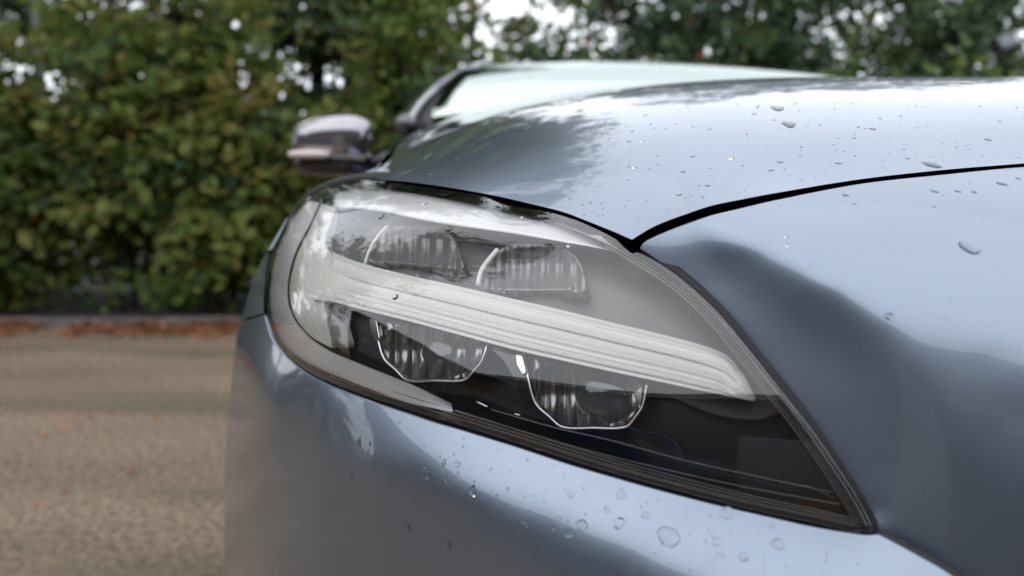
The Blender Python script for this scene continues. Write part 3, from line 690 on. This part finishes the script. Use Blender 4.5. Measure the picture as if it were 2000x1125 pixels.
def surf_at(px, py, which):
    if which == 'A': q = SH.hit(px, py, .47); return q, SH.normal(q[0], q[1])
    S = {'B': SF, 'C': SB, 'L': SL}[which]; return S.pos(px, py, 0), S.normal(px, py)
ORD = 'first second third fourth fifth sixth seventh eighth ninth tenth eleventh twelfth thirteenth fourteenth fifteenth sixteenth seventeenth eighteenth nineteenth twentieth twenty-first twenty-second twenty-third twenty-fourth twenty-fifth twenty-sixth twenty-seventh twenty-eighth twenty-ninth thirtieth'.split()
def nth(p, lst): return ORD[sorted([q[:2] for q in lst]).index(tuple(p))]
def put_drop(px, py, rpx, which, k, label, group, squash=1):
    p, n = surf_at(px, py, which); s, d, n = frame(p, n); dist = p[1]; r = rpx * dist / F
    o = bpy.data.objects.new('raindrop', DM[k % 10]); COL.objects.link(o)
    hN = r * (.6 if which == 'A' else .9)
    M4 = Matrix(((s[0] * r, d[0] * r * squash, n[0] * hN, p[0]), (s[1] * r, d[1] * r * squash, n[1] * hN, p[1]), (s[2] * r, d[2] * r * squash, n[2] * hN, p[2]), (0, 0, 0, 1)))
    o.matrix_world = M4; tag(o, label, 'raindrop', group)
BD = [(701, 866, 9, 0), (722, 867, 5, 1), (686, 934, 7, 3), (724, 904, 6, 4), (758, 945, 9, 2), (837, 927, 9, 6), (866, 905, 6, 9), (892, 908, 8, 5), (872, 936, 7, 0), (809, 973, 8, 3), (829, 963, 4, 1), (923, 960, 10, 3), (796, 1028, 8, 4), (876, 1065, 9, 9), (1024, 1017, 7, 1), (982, 1097, 7, 0), (1025, 1094, 8, 3),
      (1213, 966, 10, 9), (1115, 968, 7, 2), (1187, 995, 7, 4), (1261, 1006, 8, 7), (1209, 1022, 12, 8), (1137, 1026, 12, 1), (1111, 1041, 10, 5), (1306, 1048, 22, 2), (1400, 1058, 10, 4), (1453, 1088, 10, 7), (1520, 1062, 13, 5), (1420, 1002, 14, 4), (1509, 1027, 5, 1)]
for px, py, r, k in BD:
    lab = 'largest raindrop on the blue bumper, flat and oval, right of the middle below the headlight' if r == 22 else '%s raindrop clinging to the blue bumper below the headlight, %s from the left' % ('small round' if r < 7 else 'teardrop-shaped' if k % 3 == 0 else 'rounded', nth((px, py), BD))
    put_drop(px, py, r, 'C', k, lab, 'raindrops on the bumper')
FD = [(1895, 483, 19, 2), (1326, 380, 6, 1), (1652, 380, 7, 4), (1737, 618, 8, 5), (1536, 463, 4, 3), (1826, 373, 7, 2), (1871, 373, 6, 1), (1903, 374, 6, 4), (1957, 358, 9, 1), (1825, 403, 4, 2), (1989, 348, 5, 5), (1855, 583, 3, 1), (1670, 397, 4, 4), (1537, 480, 3, 3)]
for px, py, r, k in FD:
    lab = 'large flat raindrop on the front panel at the right, well below the bonnet gap' if r == 19 else 'small clear raindrop near the bonnet gap or on the front panel, %s from the left' % nth((px, py), FD)
    if py < 365 and px < 1900 or (px, py) == (1326, 380): which = 'A'
    else: which = 'B'
    put_drop(px, py, r, which, k, lab, 'raindrops on the front panel')
AD = [(1519, 211, 12, 2, 2), (1541, 242, 12, 2, 2), (1822, 321, 15, 1, 1.2), (1239, 327, 5, 1, 1), (1334, 335, 5, 3, 1), (1382, 362, 6, 2, 1), (1429, 309, 6, 1, 1), (1524, 316, 6, 2, 1), (1506, 332, 6, 4, 1), (1638, 318, 7, 5, 1), (1352, 305, 5, 2, 1), (1773, 309, 5, 4, 1), (1930, 272, 6, 5, 1.5), (1704, 251, 6, 1, 1.5), (1228, 276, 4, 2, 1), (1254, 276, 4, 1, 1), (1301, 302, 4, 5, 1), (1473, 222, 5, 4, 1.5), (1385, 252, 4, 1, 1.5)]
for px, py, r, k, sq in AD:
    lab = {211: 'dark flat raindrop high on the bonnet, the upper of two near the tree reflection', 242: 'dark flat raindrop high on the bonnet, the lower of two near the tree reflection', 321: 'long flat raindrop on the bonnet edge just above the black gap'}.get(py, 'small clear raindrop on the pale sky reflection of the bonnet, %s from the left' % nth((px, py), AD))
    put_drop(px, py, r, 'A', k, lab, 'raindrops on the bonnet', sq)
LD = [(876, 447, 9, 2), (772, 580, 7, 5), (830, 398, 6, 1), (1020, 425, 4, 2), (1110, 480, 4, 3), (800, 395, 5, 4), (745, 424, 7, 3)]
for px, py, r, k in LD:
    put_drop(px, py, r, 'L', k, 'clear raindrop on the headlight lens, %s from the left' % nth((px, py), LD), 'raindrops on the lens')
# fine spray, too small and many to count
V = []; Fc = []
def spray(n, which, fx, rlo, rhi):
    k = 0
    while k < n:
        px, py = fx(); r = (rlo + (rhi - rlo) * RS.rand() ** 3)
        p, nn = surf_at(px, py, which); s, d, nn = frame(p, nn); rr = r * max(p[1], .4) / F
        o = len(V); M = 7
        ax = 1 + .5 * RS.rand(); ph = RS.rand() * 6
        for i, (a, h) in enumerate(((1, -.03), (.72, .24), (.25, .34))):
            for j in range(M):
                b = 2 * math.pi * j / M + ph; V.append(p + rr * (s * math.cos(b) * a + d * math.sin(b) * a * ax + nn * h))
        for i in range(2):
            for j in range(M): Fc.append((o + i * M + j, o + i * M + (j + 1) % M, o + (i + 1) * M + (j + 1) % M, o + (i + 1) * M + j))
        Fc.append(tuple(o + 2 * M + j for j in range(M)))
        k += 1
def uni(x0, x1, y0, y1): return lambda: (RS.uniform(x0, x1), RS.uniform(y0, y1))
lens_c = lambda: (lambda x: (x, RS.uniform(900 + (x - 1100) * .3, 1120)))(RS.uniform(700, 1650))
def bump_uni():
    while True:
        x = RS.uniform(690, 1680); y = RS.uniform(800, 1120)
        if y > np.interp(x, [p[0] for p in C_TOP], [p[1] for p in C_TOP]) + 10: return x, y
spray(420, 'C', bump_uni, .9, 3.8)
def a_uni():
    while True:
        x = RS.uniform(790, 2000); y = RS.uniform(190, 440)
        if x < 1234: lim = np.interp(x, [p[0] for p in A_FRONT], [p[1] for p in A_FRONT])
        else: lim = np.interp(x, [p[0] for p in A_SHUT], [p[1] for p in A_SHUT])
        if y < lim - 8 and y > np.interp(x, [790, 860, 1000, 2000], [280, 235, 205, 190]): return x, y
spray(520, 'A', a_uni, .9, 3.0)
def b_uni():
    while True:
        x = RS.uniform(1300, 2000); y = RS.uniform(340, 760)
        if y > np.interp(x, [p[0] for p in B_TOP], [p[1] for p in B_TOP]) + 8 and x > np.interp(y, [480, 558, 684, 760], [1260, 1375, 1495, 1545]): return x, y
spray(170, 'B', b_uni, .8, 2.6)
def l_uni():
    while True:
        x = RS.uniform(620, 1350); y = RS.uniform(385, 800)
        if inside(grow(LENS, -14), np.array([x]), np.array([y]))[0]: return x, y
spray(260, 'L', l_uni, .7, 2.2)
sp = mesh_obj('rain_spray', V, Fc, WATER); tag(sp, 'fine rain spray beaded over the bonnet, bumper and headlight', 'rain spray', kind='stuff')

# ================================================================== GROUND
def ground_mat():
    m = mat('worn brown asphalt', (.2, .155, .115), .85); t = m.node_tree; b = t.nodes['Principled BSDF']
    co = t.nodes.new('ShaderNodeTexCoord')
    def noise(s, d, sx=(1, 1, 1)):
        mp = t.nodes.new('ShaderNodeMapping'); mp.inputs['Scale'].default_value = sx; t.links.new(co.outputs['Object'], mp.inputs[0])
        n = t.nodes.new('ShaderNodeTexNoise'); n.inputs['Scale'].default_value = s; n.inputs['Detail'].default_value = d; t.links.new(mp.outputs[0], n.inputs['Vector']); return n
    n1 = noise(1.1, 5, (.5, 1.6, 1)); n2 = noise(45, 8); n3 = noise(.9, 6, (.35, 2.2, 1))
    r1 = t.nodes.new('ShaderNodeValToRGB'); r1.color_ramp.elements[0].position = .3; r1.color_ramp.elements[1].position = .7
    r1.color_ramp.elements[0].color = (.165, .12, .082, 1); r1.color_ramp.elements[1].color = (.245, .182, .128, 1)
    r2 = t.nodes.new('ShaderNodeValToRGB'); r2.color_ramp.elements[0].position = .3; r2.color_ramp.elements[1].position = .72
    r2.color_ramp.elements[0].color = (.25, .25, .25, 1); r2.color_ramp.elements[1].color = (1.7, 1.7, 1.68, 1)
    mu = t.nodes.new('ShaderNodeMixRGB'); mu.blend_type = 'MULTIPLY'; mu.inputs[0].default_value = 1
    t.links.new(n1.outputs[0], r1.inputs[0]); t.links.new(n2.outputs[0], r2.inputs[0]); t.links.new(r1.outputs[0], mu.inputs[1]); t.links.new(r2.outputs[0], mu.inputs[2])
    r3 = t.nodes.new('ShaderNodeValToRGB'); r3.color_ramp.elements[0].position = .5; r3.color_ramp.elements[1].position = .64
    r3.color_ramp.elements[0].color = (0, 0, 0, 1); r3.color_ramp.elements[1].color = (.62, .62, .62, 1)
    m2 = t.nodes.new('ShaderNodeMixRGB'); m2.inputs[2].default_value = (.085, .08, .045, 1)
    t.links.new(n3.outputs[0], r3.inputs[0]); t.links.new(r3.outputs[0], m2.inputs[0]); t.links.new(mu.outputs[0], m2.inputs[1]); t.links.new(m2.outputs[0], b.inputs['Base Color'])
    bp = t.nodes.new('ShaderNodeBump'); bp.inputs['Strength'].default_value = .6; bp.inputs['Distance'].default_value = .004; t.links.new(n2.outputs[0], bp.inputs['Height']); t.links.new(bp.outputs[0], b.inputs['Normal'])
    return m
g = MB(); g.add([(-80, -80, 0), (80, -80, 0), (80, 80, 0), (-80, 80, 0)], [(0, 1, 2, 3)])
tag(g.build('ground', ground_mat()), kind='structure')
KY = 5.68
KERB = mat('weathered concrete kerb', (.22, .21, .2), .9, noise=(12, (.12, .115, .11)))
kroot = empty('kerb', (0, 0, 0)); tag(kroot, kind='structure')
me = None
for i in range(-9, 9):
    b = MB(); x0 = i * .92; dy = random.uniform(-.01, .01); b.box(x0 + .006, KY + dy, -.05, x0 + .914, KY + .13 + dy, .065 + random.uniform(-.005, .005)); b.build('kerb_stone', KERB, kroot)
SOIL = mat('dark hedge soil', (.05, .035, .025), .95, noise=(6, (.03, .022, .016)))
b = MB(); b.add([(-30, KY + .1, .05), (30, KY + .1, .05), (30, 40, .06), (-30, 40, .06)], [(0, 1, 2, 3)]); tag(b.build('soil', SOIL), kind='structure')

# leaf geometry ------------------------------------------------------
def leaf_mat(name, cols, transl=.25):
    m = bpy.data.materials.new(name); m.use_nodes = True; t = m.node_tree; b = t.nodes['Principled BSDF']; b.inputs['Roughness'].default_value = .55; b.inputs['Specular IOR Level'].default_value = .3
    at = t.nodes.new('ShaderNodeAttribute'); at.attribute_name = 'tint'
    r = t.nodes.new('ShaderNodeValToRGB'); e = r.color_ramp.elements
    e[0].position = 0; e[0].color = (*cols[0], 1); e[1].position = 1; e[1].color = (*cols[-1], 1)
    for i, c in enumerate(cols[1:-1]): x = e.new((i + 1) / (len(cols) - 1)); x.color = (*c, 1)
    t.links.new(at.outputs['Fac'], r.inputs[0]); t.links.new(r.outputs[0], b.inputs['Base Color'])
    tl = t.nodes.new('ShaderNodeBsdfTranslucent'); t.links.new(r.outputs[0], tl.inputs[0])
    mx = t.nodes.new('ShaderNodeMixShader'); mx.inputs[0].default_value = transl; o = t.nodes['Material Output']
    t.links.new(b.outputs[0], mx.inputs[1]); t.links.new(tl.outputs[0], mx.inputs[2]); t.links.new(mx.outputs[0], o.inputs[0])
    return m
LEAF_A = leaf_mat('hedge leaves', [(.026, .06, .024), (.07, .125, .03), (.125, .185, .035), (.22, .25, .06), (.27, .22, .06), (.45, .08, .02)], .45)
LEAF_B = leaf_mat('tree leaves', [(.024, .055, .03), (.05, .10, .042), (.085, .14, .055), (.135, .185, .06), (.18, .18, .08), (.45, .06, .03)], .4)
BARK = mat('dark bark', (.05, .04, .032), .9, noise=(14, (.09, .075, .06)), bump=(40, .6, .01))
BASE_LEAF = np.array([(0, -.5, 0), (.30, -.12, .10), (.26, .25, .10), (0, .62, -.03), (-.26, .25, .10), (-.30, -.12, .10), (0, .1, 0)])
def leaves_mesh(name, pos, size, upn, tint, m, parent):
    n = len(pos); z = upn / (np.linalg.norm(upn, axis=1, keepdims=True) + 1e-9)
    a = RS.normal(size=(n, 3)); x = np.cross(a, z); x /= np.linalg.norm(x, axis=1, keepdims=True) + 1e-9; y = np.cross(z, x)
    V = (pos[:, None, :] + size[:, None, None] * (BASE_LEAF[None, :, 0:1] * x[:, None] + BASE_LEAF[None, :, 1:2] * y[:, None] + BASE_LEAF[None, :, 2:3] * z[:, None])).reshape(-1, 3)
    q = np.array([(6, 0, 1, 2), (6, 2, 3, 4), (6, 4, 5, 0)]); Fi = (np.arange(n)[:, None, None] * 7 + q[None]).reshape(-1, 4)
    me = bpy.data.meshes.new(name); me.vertices.add(len(V)); me.vertices.foreach_set('co', V.astype(np.float32).ravel())
    me.loops.add(Fi.size); me.loops.foreach_set('vertex_index', Fi.ravel().astype(np.int32)); me.polygons.add(len(Fi))
    me.polygons.foreach_set('loop_start', (np.arange(len(Fi)) * 4).astype(np.int32)); me.polygons.foreach_set('loop_total', np.full(len(Fi), 4, np.int32))
    me.update(calc_edges=True)
    at = me.attributes.new('tint', 'FLOAT', 'POINT'); at.data.foreach_set('value', np.repeat(tint, 7).astype(np.float32))
    me.materials.append(m); o = bpy.data.objects.new(name, me); COL.objects.link(o)
    if parent: o.parent = parent; 
    return o
def foliage(parent, cen, rad, nclump, nleaf, lsize, m, base_tint, spread=.32, name='crown', droop=0, zmin=.05, red=.004):
    """leaf clumps through a lumpy volume, local to parent"""
    P_ = []; S_ = []; U_ = []; T_ = []
    for k in range(nclump):
        v = RS.normal(size=3); v /= np.linalg.norm(v); rr = RS.rand() ** .42
        c = np.array(cen) + v * rr * np.array(rad) * (1 + .2 * RS.normal())
        n = int(nleaf * RS.uniform(.5, 1.5)); s = spread * RS.uniform(.5, 1.2)
        p = RS.normal(size=(n, 3)) * np.array([s, s, s * .5]) + c
        if droop: dd = np.linalg.norm((p - c)[:, :2], axis=1); p[:, 2] -= droop * dd ** 1.3
        bt = base_tint + RS.normal() * .17; cu = RS.normal(size=3) * .45
        P_.append(p); S_.append(lsize * RS.uniform(.6, 1.25, n)); u = RS.normal(size=(n, 3)) * .5 + cu + np.array([v[0] * .4, v[1] * .4 - .45, .7]); U_.append(u)
        tt = np.clip(bt + RS.normal(size=n) * .09, 0, .76); tt[RS.rand(n) < red] = 1.0; T_.append(tt)
    p = np.concatenate(P_); s = np.concatenate(S_); u = np.concatenate(U_); t = np.concatenate(T_)
    k = p[:, 2] > zmin; return leaves_mesh(name, p[k], s[k], u[k], t[k], m, parent)
def trunk(parent, h, r, lean=(0, 0), limbs=7, spread=1.0, crown_z=.5):
    mb = MB(); pts = [np.array([lean[0] * t + .05 * math.sin(5 * t + r * 90), lean[1] * t + .04 * math.cos(4 * t), h * t]) for t in np.linspace(0, 1, 9)]
    mb.tube(pts, [r * (1 - .8 * t) * (1.3 if t == 0 else 1) for t in np.linspace(0, 1, 9)], 9)
    for k in range(limbs):
        t = crown_z * .6 + (1 - crown_z * .6) * (k + .5) / limbs; i = t * 8; a = pts[int(i)] * (1 - i % 1) + pts[min(int(i) + 1, 8)] * (i % 1)
        an = k * 2.4 + RS.rand(); l = spread * (1.1 - t * .6) * RS.uniform(.7, 1.1)
        q = [a, a + np.array([math.cos(an) * l * .4, math.sin(an) * l * .4, l * .25]), a + np.array([math.cos(an) * l, math.sin(an) * l, l * .75])]
        mb.tube(catmull(q, l / 5), [r * .42 * (1 - .85 * s) for s in np.linspace(0, 1, len(catmull(q, l / 5)))], 6)
    return mb.build('trunk', BARK, parent, True)
def copy_tree(o, loc, rz, label, group=None, sc=1):
    r = o.copy(); COL.objects.link(r); r.location = loc; r.rotation_euler = (0, 0, rz); r.scale = (sc,) * 3
    r['label'] = label
    if group: r['group'] = group
    for ch in o.children:
        c = ch.copy(); COL.objects.link(c); c.parent = r
    return r
# hedge shrubs along the kerb
HX = [-5.4, -4.35, -3.35, -2.5, -1.6, -.75, .2, 1.2, 2.3, 3.4]
desc = ['leafy green hedge shrub at the far left edge of the photo behind the kerb', 'tall green hedge shrub with reddish leaf tips near the left edge', 'green and olive hedge shrub left of the hedge middle', 'dense hedge shrub with brownish leaves in the hedge middle',
        'yellow-green low spreading shrub left of the car headlight', 'dark green shrub directly behind the wing mirror', 'dark shrub hidden behind the car bonnet, left of middle', 'dark shrub behind the windscreen', 'dark shrub behind the bonnet at right of middle', 'dark shrub behind the bonnet at the far right']
for i, x in enumerate(HX):
    o = empty('hedge_shrub', (x, KY + .62, .05)); tag(o, desc[i], 'shrub', 'shrubs of the hedge behind the kerb')
    h = [2.5, 1.9, 2.9, 2.2, 1.5, 2.6, 2.0, 1.9, 2.0, 2.0][i]
    foliage(o, (0, 0, h * .5), (.62, .5, h * .55), 85 if i < 6 else 40, 62, .115, LEAF_A, [.42, .47, .40, .44, .50, .36, .2, .2, .25, .25][i], .21, name='foliage', red=.0008)
    if i < 6: foliage(o, (0, -.1, h * .9), (.45, .3, h * .35), 16, 34, .10, LEAF_A, .5, .16, name='shoots', red=.001)['kind'] = 'stuff'
    mb = MB()
    for k in range(6):
        an = k * 1.05; mb.tube([(0.1 * math.cos(an), .1 * math.sin(an), 0), (.22 * math.cos(an), .2 * math.sin(an), h * .4), (.4 * math.cos(an + .3), .35 * math.sin(an + .3), h * .8)], [.02, .014, .006], 6)
    mb.build('stems', BARK, o, True)
# second, darker row
for i, x in enumerate([-5.2, -3.9, -2.7, -1.4, -.1, 1.3, 2.8, 4.2]):
    if i == 0:
        row2 = empty('undergrowth_bush', (x, KY + 1.9, .06)); tag(row2, 'dark green bush behind the front hedge shrubs, first from the left', 'bush', 'bushes behind the hedge shrubs')
        foliage(row2, (0, 0, .95), (.85, .5, 1.1), 60, 75, .10, LEAF_A, .12, .2, name='foliage', red=0)
    else: copy_tree(row2, (x, KY + 1.9, .06), i * 1.3, 'dark green bush behind the front hedge shrubs, %s from the left' % ORD[i])
# trees behind the hedge
TR = [(-6.4, 8.6, 5.0, 1.5, .36, 'pale broadleaf tree at the left edge with sky showing through its top'),
      (-4.7, 8.9, 5.4, 1.5, .38, 'broadleaf tree behind the hedge, beside the thin grey pole'),
      (-3.3, 8.6, 11.2, 1.6, .32, 'broadleaf tree rising behind the hedge left of the dark trunks'),
      (-2.3, 9.0, 10.2, 1.4, .22, 'dark tree with bare upright trunks against the sky'),
      (-1.35, 8.6, 7.6, 1.1, .30, 'dark green tree standing above the wing mirror'),
      (.3, 9.6, 3.3, .9, .30, 'lower tree with red berries left of the sky gap')]
for i, (x, y, h, r, tn, lab) in enumerate(TR):
    o = empty('broadleaf_tree', (x, y, .06)); tag(o, lab, 'tree', 'trees behind the hedge')
    trunk(o, h * .95, .11 if h > 6 else .08, (.15, 0), 11, r * .9)
    if h > 6:
        foliage(o, (0, 0, 3.2), (r, r * .7, 2.2), 80, 58, .13, LEAF_B, tn + .2, .24, red=.004)
        foliage(o, (0, 0, h * .74), (r * 1.15, r, h * .27), 120, 60, .20, LEAF_B, tn + .05, .36, red=.001, name='upper_crown')
    else: foliage(o, (0, 0, h * .62), (r, r * .7, h * .42), [52, 62, 0, 0, 0, 60][i], 62, .13, LEAF_B, tn + .1, .24, red=.004 if i != 5 else .02)
    if i in (3, 4):
        mb = MB()
        for dx in (-.5, .35, .8): mb.tube([(dx, .1, 0), (dx * 1.1, .1, 2.5), (dx * 1.3 + .05, .1, h)], [.06, .05, .02], 8)
        mb.build('stem', BARK, o, True)
TR2 = [(2.55, 11.5, 6.4, 1.7, .26, 'blue-green drooping tree right of the sky gap'), (4.5, 12.4, 6.8, 1.7, .22, 'dark drooping tree above the middle of the bonnet'), (6.3, 11.8, 6.6, 1.7, .30, 'drooping tree with lighter green sprays left of the floodlight'),
       (8.2, 12.6, 5.4, 1.6, .32, 'thin brownish tree behind the floodlight letting much sky through')]
for i, (x, y, h, r, tn, lab) in enumerate(TR2):
    o = empty('drooping_tree', (x, y, .06)); tag(o, lab, 'tree', 'trees beyond the car')
    trunk(o, h * .95, .10, (0, 0), 9, r)
    foliage(o, (0, 0, h * .56), (r, r * .7, h * .46), 150 if i < 3 else 42, 75, .13, LEAF_B, tn, .3, droop=.8, red=.002)
# trees outside the frame whose reflections show in bonnet, lens and windscreen
for i, (x, y, rz, s) in enumerate([(-8.5, 7.0, 1, 1.1), (-8.2, 4.6, 2, 1.6), (-8.6, 3.4, 3, 1.6), (-8.4, 6.0, 4, 1.6), (10.2, 11.5, 1, 1)]):
    src = [o for o in bpy.data.objects if o.name.startswith('broadleaf_tree')][i % 3]
    copy_tree(src, (x, y, .06), rz, 'broadleaf tree outside the left of the frame, mirrored in the car, %s of the row' % ORD[i] if x < 0 else 'broadleaf tree outside the right of the frame', 'trees outside the frame', s)
for i, y in enumerate([5.6, 4.6, 3.6, 2.6]): copy_tree(row2, (-9.4, y, 0), i, 'dark bush outside the left of the frame, %s counted from the hedge' % ORD[i], 'bushes outside the frame')

# fallen leaves -------------------------------------------------------
LIT = leaf_mat('fallen leaves', [(.20, .07, .03), (.30, .11, .05), (.34, .16, .07), (.22, .12, .06)], .05)
n = 16000; px_ = RS.uniform(-7, 4, n); px_ = px_[RS.rand(n) < .45 + .4 * np.sin(px_ * 2.1) * np.sin(px_ * 5.3 + 1) + .25 * np.sin(px_ * 13)]; n = len(px_); off = np.abs(RS.normal(size=n)) * .17
p = np.stack([px_, KY - .02 - off, .012 + RS.rand(n) * .06 * np.exp(-off / .08)], -1)
lt = leaves_mesh('leaf_litter', p, RS.uniform(.03, .06, n), RS.normal(size=(n, 3)) * .35 + [0, 0, 1], RS.rand(n), LIT, None); tag(lt, 'russet fallen leaves heaped along the foot of the kerb', 'leaf litter', kind='stuff')
n = 260; p = np.stack([RS.uniform(-4.5, 1, n), KY - RS.rand(n) ** 1.6 * 3.6, np.full(n, .012)], -1)
lt = leaves_mesh('scattered_leaves', p, RS.uniform(.02, .045, n), RS.normal(size=(n, 3)) * .2 + [0, 0, 1], RS.rand(n), LIT, None); tag(lt, 'single dry leaves scattered over the brown asphalt', 'fallen leaves', kind='stuff')

# poles ---------------------------------------------------------------
o = empty('utility_pole', tuple(P(96, 400, 7.9) * [1, 1, 0])); tag(o, 'thin grey pole rising behind the hedge near the left edge', 'pole')
mb = MB(); mb.tube([(0, 0, 0), (0, 0, 6)], [.055, .045], 12); mb.build('pole_shaft', mat('grey galvanised pole', (.25, .25, .25), .6, noise=(8, (.18, .18, .18))), o, True)
q = P(1918, 400, 8.6); o = empty('floodlight', (q[0], q[1], 0)); tag(o, 'black floodlight on a slim post above the bonnet at the right', 'floodlight')
DK = mat('black powder coat', (.015, .015, .018), .5)
zf = CAMZ + (400 - 100) / F * 8.6
mb = MB(); mb.tube([(0, 0, 0), (0, 0, zf - .03)], [.03, .025], 10); mb.build('post', mat('grey post paint', (.12, .12, .12), .5), o, True)
fl = MB(); fl.box(-.13, -.05, -.09, .13, .05, .09); fo = fl.build('lamp_head', DK, o); fo.location = (.12, 0, zf + .04); fo.rotation_euler = (R(-25), R(-18), R(15))
fl = MB(); fl.box(-.10, -.056, -.06, .10, -.051, .06); f2 = fl.build('lamp_glass', mat('lamp glass', (.05, .07, .08), .1, coat=1), fo)
mb = MB(); mb.box(-.03, -.03, 0, .03, .03, .06); mb.box(-.05, -.02, .04, .12, .02, .07); f3 = mb.build('bracket', DK, o); f3.location = (0, 0, zf - .07)

# ------------------------------------------------------------------ buildings and vehicles behind the photographer (they show in the reflections)
BRICK = bpy.data.materials.new('red brick'); BRICK.use_nodes = True
t = BRICK.node_tree; bb = t.nodes['Principled BSDF']; bt = t.nodes.new('ShaderNodeTexBrick'); co = t.nodes.new('ShaderNodeTexCoord'); mpn = t.nodes.new('ShaderNodeMapping'); mpn.inputs['Rotation'].default_value = (R(90), 0, 0)
bt.inputs['Color1'].default_value = (.11, .06, .045, 1); bt.inputs['Color2'].default_value = (.08, .045, .035, 1); bt.inputs['Mortar'].default_value = (.12, .11, .10, 1); bt.inputs['Scale'].default_value = 4
t.links.new(co.outputs['Object'], mpn.inputs[0]); t.links.new(mpn.outputs[0], bt.inputs['Vector']); t.links.new(bt.outputs[0], bb.inputs['Base Color']); bb.inputs['Roughness'].default_value = .9
o = empty('brick_workshop', (0, 0, 0)); tag(o, 'long brick workshop behind the photographer, seen only mirrored in the headlight', 'building')
mb = MB(); mb.box(-16, -15, 0, 16, -9, 5.4); mb.build('wall', BRICK, o)
rf = MB(); rf.add([(-16.4, -8.7, 5.4), (16.4, -8.7, 5.4), (16.4, -12, 7.6), (-16.4, -12, 7.6), (-16.4, -15.3, 5.4), (16.4, -15.3, 5.4)], [(0, 1, 2, 3), (3, 2, 5, 4), (0, 3, 4), (1, 5, 2)]); rf.build('roof', mat('slate roof', (.06, .06, .065), .7), o)
ob_ = empty('brick_outbuilding', (0, 0, 0)); tag(ob_, 'low brick outbuilding to the left of the photographer, seen only mirrored in the headlight', 'building')
mb = MB(); mb.box(-15, -8.6, 0, -8.6, 1.2, 3.9); mb.build('wall', BRICK, ob_)
rf = MB(); rf.add([(-8.3, -8.6, 3.9), (-8.3, 1.5, 3.9), (-11.8, 1.5, 5.4), (-11.8, -8.6, 5.4), (-15.2, -8.6, 3.9), (-15.2, 1.5, 3.9)], [(0, 1, 2, 3), (3, 2, 5, 4), (1, 5, 2), (0, 3, 4)]); rf.build('roof', mat('brown tile roof', (.07, .05, .045), .8), ob_)
DOORM = mat('grey roller door', (.3, .31, .32), .5); WINM = mat('workshop window', (.03, .04, .05), .1, coat=1)
for x in (-9, -2.2, 5): d = MB(); d.box(x, -8.98, 0, x + 2.4, -8.9, 2.7); d.build('roller_door', DOORM, o)
for x in (-5.4, 1.6, 9): d = MB(); d.box(x, -8.98, 1.1, x + 1.5, -8.92, 2.2); d.build('window', WINM, o)
for y in (-6.5, -3.2, -.6): d = MB(); d.box(-8.62, y, .9, -8.56, y + 1.1, 2.2); d.build('window', WINM, ob_)
d = MB(); d.box(2.9, -6.4, 0, 3.1, -6.2, 2.9); yp = d.build('yellow_post', mat('yellow paint', (.6, .38, .04), .5)); tag(yp, 'yellow steel post behind the photographer, mirrored in the headlight', 'post')
def van(x, y, rz, m, lab):
    o = empty('parked_van', (x, y, 0)); o.rotation_euler = (0, 0, rz); tag(o, lab, 'van', 'vehicles behind the photographer')
    prof = [(-2.4, .35), (2.4, .35), (2.45, 1.0), (2.2, 1.15), (1.5, 1.9), (1.2, 2.0), (-2.3, 2.0), (-2.45, 1.6)]
    V = [(a, s, b) for s in (-.95, .95) for a, b in prof]; k = len(prof)
    Fc = [tuple(range(k)), tuple(range(2 * k - 1, k - 1, -1))] + [(i, k + i, k + (i + 1) % k, (i + 1) % k) for i in range(k)]
    ob = mesh_obj('body', V, Fc, m, None, None, False); ob.parent = o; bv = ob.modifiers.new('b', 'BEVEL'); bv.width = .08; bv.segments = 3
    for s in (-.955, .955):
        w = MB(); w.box(.2, s - .01, 1.15, 1.4, s + .01, 1.75); w2 = w.build('side_window', WINM); w2.parent = o
        for a in (-1.5, 1.5):
            V, Fc = tube_mesh([(a, s * .8, .34), (a, s * 1.02, .34)], .34, 24); w3 = mesh_obj('wheel', V, Fc, RUBBER); w3.parent = o
    w = MB(); w.add([(2.25, -.8, 1.15), (2.25, .8, 1.15), (1.58, .75, 1.88), (1.58, -.75, 1.88)], [(0, 1, 2, 3)]); w2 = w.build('windscreen', WINM); w2.parent = o; w2.location = (.03, 0, .02)
van(2.9, -4.2, R(14), mat('navy van paint', (.012, .018, .045), .25, 0, 1), 'navy van behind the photographer, mirrored in the headlight tip')
van(-4.6, -7.2, R(0), mat('blue van paint', (.02, .05, .16), .3, 0, 1), 'bright blue van in front of the workshop, mirrored in the lower headlight')
